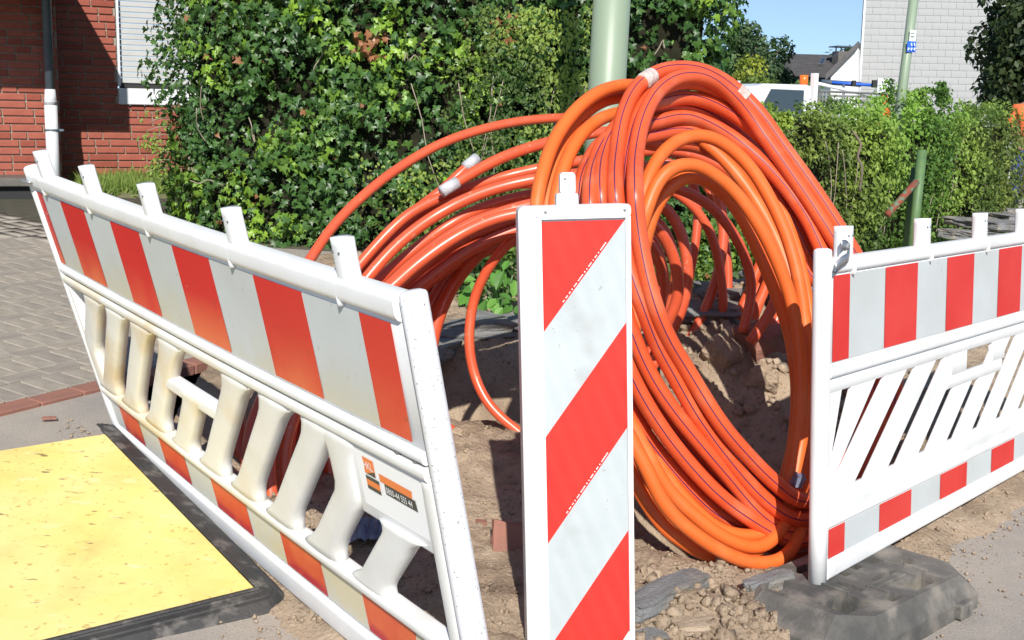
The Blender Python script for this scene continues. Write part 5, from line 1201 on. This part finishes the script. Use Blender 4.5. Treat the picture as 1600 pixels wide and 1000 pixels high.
Aloop([(961, 290), (968, 350), (984, 420)], [(964, 240), (972, 186), (992, 140), (1024, 114), (1062, 106), (1104, 112), (1146, 136), (1186, 175), (1226, 232), (1270, 292), (1318, 366)], 22, s2, .02)
Aloop([(938, 290), (944, 350), (958, 430)], [(943, 245), (958, 205), (990, 175), (1031, 160), (1072, 152), (1116, 163), (1161, 189), (1204, 230), (1247, 284), (1284, 340), (1312, 395)], 10, s3, .05)
Aloop([(922, 300), (926, 380), (942, 460)], [(930, 255), (948, 216), (985, 200), (1024, 192), (1062, 183), (1098, 190), (1141, 212), (1190, 252), (1233, 300), (1266, 350), (1290, 405)], -12, s4, .03)
Aloop([(950, 310), (955, 400), (950, 480)], [(955, 255), (980, 222), (1020, 212), (1062, 204), (1100, 212), (1138, 232), (1176, 262), (1212, 306), (1246, 358), (1276, 420), (1300, 440)][:10], -30, s5, .12)
Aloop([(975, 300), (985, 370), (1000, 440)], [(982, 230), (998, 175), (1030, 140), (1066, 128), (1104, 134), (1142, 158), (1180, 196), (1216, 244), (1252, 298), (1290, 352), (1322, 405)], 18, [(1257, 800), (1203, 768), (1150, 712), (1106, 654), (1062, 586), (1036, 536), (1012, 482)], .09)
Aloop([(905, 310), (912, 390), (930, 480)], [(916, 262), (938, 225), (975, 214), (1020, 225), (1062, 224), (1102, 232), (1142, 254), (1180, 290), (1216, 340), (1250, 400), (1272, 440)], -38, [(1250, 866), (1185, 842), (1130, 815), (1075, 775), (1020, 715), (980, 650), (940, 560)], .14)
Aloop([(944, 300), (950, 370), (965, 440)], [(952, 250), (968, 210), (1003, 180), (1045, 168), (1088, 172), (1128, 192), (1170, 226), (1212, 275), (1250, 330), (1282, 385), (1305, 425)], 0, [(1257, 842), (1196, 818), (1140, 768), (1090, 716), (1040, 655), (1004, 595), (974, 520)], .16)
# bright orange, no stripe
mo = M['conduit_o']; RO_ = .0232
def Oloop(pts, z=None, r=RO_): return closed(pts, r, mo, coilO, None, 6)
Oloop([(838, 330, 3.85), (848, 270, 3.9), (868, 215, 4.0), (905, 166, 4.1), (950, 138, 4.25), (1005, 135, 4.4), (1080, 170, 4.55), (1150, 225, 4.6), (1205, 300, 4.6), (1238, 370, 4.55), (1258, 450, 4.5), (1270, 540, 4.45), (1272, 640, 4.4), (1265, 740, 4.3), (1250, 830, 4.1), (1225, 872, 3.98), (1178, 880, 3.92), (1124, 860, 3.86), (1070, 822, 3.82), (1034, 782, 3.8), (1005, 722, 3.78), (950, 620, 3.78), (890, 500, 3.8), (850, 400, 3.82)])
Oloop([(866, 330, 3.95), (880, 265, 4.0), (905, 214, 4.1), (945, 182, 4.25), (1000, 176, 4.4), (1060, 196, 4.5), (1122, 240, 4.52), (1172, 300, 4.5), (1212, 370, 4.45), (1240, 450, 4.4), (1258, 540, 4.35), (1260, 640, 4.3), (1250, 740, 4.2), (1228, 815, 4.08), (1190, 855, 4.0), (1140, 845, 3.95), (1092, 812, 3.92), (1044, 765, 3.9), (1012, 710, 3.88), (960, 610, 3.88), (905, 490, 3.9), (875, 400, 3.92)])
Oloop([(985, 380, 3.95), (1002, 315, 3.98), (1018, 266, 4.02), (1042, 232, 4.08), (1074, 214, 4.15), (1108, 214, 4.2), (1142, 232, 4.24), (1176, 266, 4.26), (1206, 316, 4.27), (1232, 376, 4.27), (1250, 448, 4.26), (1259, 530, 4.25), (1258, 630, 4.2), (1245, 730, 4.15), (1220, 820, 4.08), (1170, 868, 4.0), (1110, 868, 3.96), (1065, 845, 3.93), (1030, 815, 3.92), (990, 750, 3.95), (960, 650, 3.98), (955, 520, 3.98)])
Oloop([(990, 400, 4.0), (1008, 335, 3.96), (1026, 288, 3.98), (1052, 262, 4.0), (1085, 258, 4.05), (1118, 274, 4.1), (1152, 304, 4.14), (1185, 350, 4.16), (1213, 405, 4.18), (1235, 465, 4.2), (1249, 540, 4.2), (1250, 640, 4.18), (1235, 740, 4.15), (1200, 830, 4.1), (1140, 860, 4.05), (1080, 840, 4.02), (1030, 795, 4.0), (990, 700, 4.02), (965, 600, 4.05), (965, 480, 4.05)])
Oloop([(1000, 430, 4.2), (1015, 350, 4.15), (1040, 300, 4.14), (1075, 276, 4.15), (1110, 286, 4.2), (1140, 312, 4.24), (1165, 350, 4.27), (1190, 404, 4.3), (1214, 462, 4.32), (1236, 530, 4.33), (1246, 620, 4.32), (1235, 720, 4.28), (1200, 810, 4.22), (1140, 840, 4.18), (1080, 810, 4.15), (1030, 740, 4.15), (1000, 640, 4.18), (990, 530, 4.2)])
Oloop([(852, 330, 3.98), (866, 262, 4.05), (892, 205, 4.15), (935, 160, 4.3), (1000, 152, 4.45), (1072, 186, 4.55), (1138, 236, 4.58), (1190, 302, 4.56), (1226, 372, 4.5), (1250, 455, 4.44), (1265, 545, 4.4), (1267, 640, 4.35), (1258, 740, 4.25), (1238, 800, 4.12), (1190, 836, 4.05), (1130, 830, 4.0), (1085, 795, 3.98), (1042, 745, 3.96), (1008, 690, 3.95), (955, 600, 3.94), (900, 480, 3.96), (865, 400, 3.98)], r=.0225)
# glossy red arches to the left
mr_ = M['conduit_r']
def B(pts, r=.0225, s=5): return openp(pts, r, mr_, coilB, None, s)
B([(392, 760, 4.6), (372, 690, 4.7), (385, 580, 4.9), (430, 480, 5.15), (477, 417, 5.3), (523, 350, 5.45), (586, 290, 5.6), (649, 246, 5.75), (712, 215, 5.85), (796, 192, 6.0), (880, 184, 6.15), (950, 186, 6.28), (1020, 205, 6.3), (1100, 250, 6.2), (1170, 320, 6.05), (1212, 400, 5.95), (1215, 470, 5.9), (1190, 530, 5.85)], .0235)
B([(400, 800, 4.4), (385, 700, 4.5), (420, 600, 4.65), (500, 490, 4.8), (573, 400, 4.9), (628, 343, 4.95), (676, 314, 5.0), (735, 292, 5.05), (796, 274, 5.1), (850, 262, 5.1), (915, 250, 5.15), (985, 238, 5.2), (1060, 236, 5.25), (1130, 262, 5.3), (1190, 320, 5.35), (1228, 395, 5.4), (1226, 470, 5.4), (1192, 540, 5.35)])
B([(440, 800, 4.3), (432, 700, 4.4), (455, 600, 4.55), (520, 505, 4.65), (581, 425, 4.7), (632, 372, 4.75), (690, 331, 4.8), (756, 300, 4.8), (830, 281, 4.8), (905, 272, 4.85), (985, 262, 4.9), (1060, 262, 5.0), (1125, 290, 5.1), (1180, 345, 5.15), (1215, 410, 5.2), (1210, 475, 5.2), (1172, 535, 5.2)], .024)
B([(455, 805, 4.4), (450, 700, 4.5), (480, 600, 4.65), (540, 500, 4.75), (590, 440, 4.8), (640, 396, 4.85), (700, 352, 4.85), (760, 322, 4.9), (830, 304, 4.9), (905, 294, 4.95), (985, 288, 5.0), (1050, 292, 5.1), (1110, 322, 5.2), (1155, 380, 5.25), (1175, 450, 5.3), (1160, 520, 5.3)])
B([(430, 810, 4.15), (420, 700, 4.25), (470, 590, 4.35), (545, 500, 4.45), (603, 456, 4.5), (655, 410, 4.52), (715, 368, 4.55), (775, 341, 4.55), (835, 330, 4.55), (900, 325, 4.55), (970, 330, 4.6), (1020, 350, 4.7), (1052, 400, 4.8), (1060, 460, 4.85), (1040, 510, 4.9)], .0235)
B([(545, 740, 4.4), (530, 660, 4.5), (560, 560, 4.6), (620, 480, 4.7), (690, 420, 4.75), (755, 380, 4.75), (820, 356, 4.75), (900, 348, 4.75), (970, 352, 4.8), (1015, 380, 4.9), (1035, 430, 5.0), (1030, 500, 5.05)])
B([(380, 770, 4.55), (398, 660, 4.62), (450, 560, 4.75), (530, 460, 4.9), (600, 386, 5.0), (655, 334, 5.05), (715, 304, 5.1), (780, 288, 5.12), (850, 286, 5.1), (930, 280, 5.1)])
B([(690, 300, 4.92), (720, 281, 4.95), (760, 258, 5.0), (800, 240, 5.05), (850, 224, 5.12), (905, 212, 5.2), (970, 204, 5.3), (1050, 214, 5.4), (1120, 250, 5.5), (1180, 310, 5.55), (1222, 380, 5.6), (1235, 450, 5.6), (1215, 520, 5.6)], .0235)
B([(742, 250, 5.15), (720, 270, 5.12), (690, 298, 5.1), (640, 336, 5.05), (585, 388, 5.0), (520, 462, 4.9), (460, 560, 4.75), (425, 660, 4.6), (415, 770, 4.5)], .022)
B([(470, 800, 4.45), (470, 700, 4.55), (500, 600, 4.7), (570, 495, 4.8), (640, 430, 4.85), (700, 385, 4.9), (760, 352, 4.95), (830, 330, 5.0), (900, 318, 5.0)])
rj = random.Random(5)
for k in range(13):
    dy = 4 + k * 4.6; dz = rj.uniform(-.28, .30); j = lambda: rj.uniform(-3, 3)
    B([(x + dy * .35 + j(), y + dy * f + j(), z + dz + .02 * k) for x, y, z, f in [(425 + 9 * k, 800, 4.5, 0), (425 + 8 * k, 690, 4.55, 0), (470 + 6 * k, 590, 4.65, .4), (545, 495, 4.75, .7), (600, 440, 4.8, .8), (650, 394, 4.82, .9), (712, 348, 4.85, 1), (772, 322, 4.87, 1), (835, 310, 4.9, .8), (905, 305, 4.95, .5), (980, 300, 5.0, .4)]], rj.uniform(.021, .025))
cyl('tape_end', at(690, 300, 4.90), at(714, 285, 4.93), .0255, M['tape'], coilB, 14); cyl('tape_end', at(727, 262, 5.11), at(745, 247, 5.14), .0245, M['tape'], coilB, 14)
# broad dark strands dropping inside, and the single pipe that enters the soil
B([(830, 345, 4.9), (790, 362, 4.95), (752, 392, 5.0), (716, 434, 5.05), (690, 482, 5.05), (674, 540, 5.05), (668, 610, 5.05), (680, 680, 5.05)], .028)
B([(800, 345, 5.0), (765, 368, 5.05), (728, 400, 5.1), (694, 440, 5.12), (662, 500, 5.12), (645, 560, 5.12), (640, 640, 5.1)], .028)
B([(760, 350, 5.1), (715, 385, 5.15), (675, 430, 5.2), (640, 490, 5.2), (615, 560, 5.2), (610, 650, 5.2)], .026)
B([(600, 640, 4.9), (655, 650, 4.9), (700, 668, 4.85), (735, 700, 4.8)], .022)
B([(880, 330, 4.7), (835, 350, 4.75), (795, 380, 4.8), (760, 424, 4.85), (739, 475, 4.9), (733, 533, 4.9), (741, 584, 4.9), (759, 624, 4.88), (783, 652, 4.86), (812, 676, 4.84), (835, 700, 4.82)], .0205, 4)
# inner loops
mc = M['conduit_r']
def Cc(pts, r=.024, m=None):
    dx, dy = pts[-1][0] - pts[-2][0], pts[-1][1] - pts[-2][1]; k_ = 75 / max(abs(dy), 20); pts = [(x, y, z + (.40 if z < 5.42 else .12)) for x, y, z in pts]; pts.append((pts[-1][0] + dx * k_, pts[-1][1] + dy * k_, pts[-1][2]))
    return openp(pts, r, m or mc, coilC, None, 4)
Cc([(930, 420, 4.6), (950, 350, 4.6), (985, 316, 4.62), (1018, 314, 4.66), (1046, 332, 4.7), (1066, 370, 4.72), (1075, 426, 4.74), (1068, 474, 4.76), (1048, 520, 4.78), (1015, 580, 4.8)])
Cc([(925, 440, 4.75), (945, 380, 4.75), (980, 340, 4.75), (1012, 338, 4.78), (1036, 358, 4.8), (1052, 396, 4.82), (1056, 440, 4.84), (1044, 490, 4.86), (1020, 540, 4.88)])
Cc([(930, 460, 4.85), (955, 400, 4.85), (985, 366, 4.86), (1010, 366, 4.88), (1028, 392, 4.9), (1038, 430, 4.92), (1036, 480, 4.94), (1015, 530, 4.96)], .022)
Cc([(960, 300, 4.95), (1010, 284, 4.97), (1045, 296, 5.0), (1078, 318, 5.02), (1103, 350, 5.05), (1118, 388, 5.08), (1126, 430, 5.1), (1130, 480, 5.12), (1122, 560, 5.2)], .021)
Cc([(1040, 235, 5.15), (1082, 252, 5.15), (1108, 280, 5.15), (1125, 315, 5.15), (1130, 359, 5.15), (1127, 402, 5.15), (1116, 446, 5.15), (1096, 496, 5.15), (1072, 540, 5.15), (1052, 570, 5.15)], .0235)
Cc([(1030, 250, 5.3), (1062, 262, 5.3), (1083, 288, 5.3), (1090, 330, 5.3), (1086, 384, 5.3), (1076, 440, 5.3), (1066, 500, 5.3)], .021)
Cc([(1080, 260, 5.35), (1110, 300, 5.4), (1130, 360, 5.4), (1138, 430, 5.4), (1134, 485, 5.4), (1124, 530, 5.4)], .021)
for i, (pts, r) in enumerate([([(1150, 250), (1182, 300), (1195, 350), (1190, 400), (1179, 434), (1162, 474), (1143, 520)], .022), ([(1170, 250), (1202, 300), (1216, 350), (1212, 400), (1200, 440), (1183, 480), (1168, 530)], .024),
        ([(1190, 260), (1218, 305), (1232, 352), (1234, 400), (1222, 445), (1202, 490), (1180, 535)], .024), ([(1205, 260), (1236, 310), (1250, 360), (1250, 408), (1236, 452), (1214, 496), (1190, 535)], .023), ([(1160, 250), (1192, 300), (1206, 350), (1202, 396), (1190, 436), (1172, 480), (1155, 525)], .022)]):
    Cc([(x, y, 5.45 + .04 * i) for x, y in pts], r, M['conduit'])
# sleeves of frayed tape and strap pieces
tube('tape', smoothpts(catmull(P3([(1006, 127, 4.19), (1012, 123, 4.21), (1018, 119, 4.23)]), 5), 2, False), .0305, M['tapew'], coilA, nseg=14)
tube('tape', smoothpts(catmull(P3([(1152, 141, 4.505), (1158, 147, 4.51), (1164, 153, 4.515)]), 5), 2, False), .0305, M['tapew'], coilA, nseg=14)
# dark cap of a plug near the right post, crumpled film in the trench
chunk('plug_cap', at(1247, 750, 4.1), (.035, .035, .04), M['film'], (10, 20, 0), 3, label='small dark plug beside the right barrier post on the pipes', cat='plug')
bm = bmesh.new(); bmesh.ops.create_grid(bm, x_segments=24, y_segments=16, size=.5)
cfl = on_soil(575, 835)
for v_ in bm.verts: v_.co = Vector((v_.co.x * .26, v_.co.y * .16, .035 * noise.noise(v_.co * 7) + .03 * abs(noise.noise(v_.co * 16)) + .02)) + cfl
meta(bmobj('plastic_film', bm, M['film'], None), 'crumpled blue grey plastic film seen through a slot of the left barrier', 'plastic film')
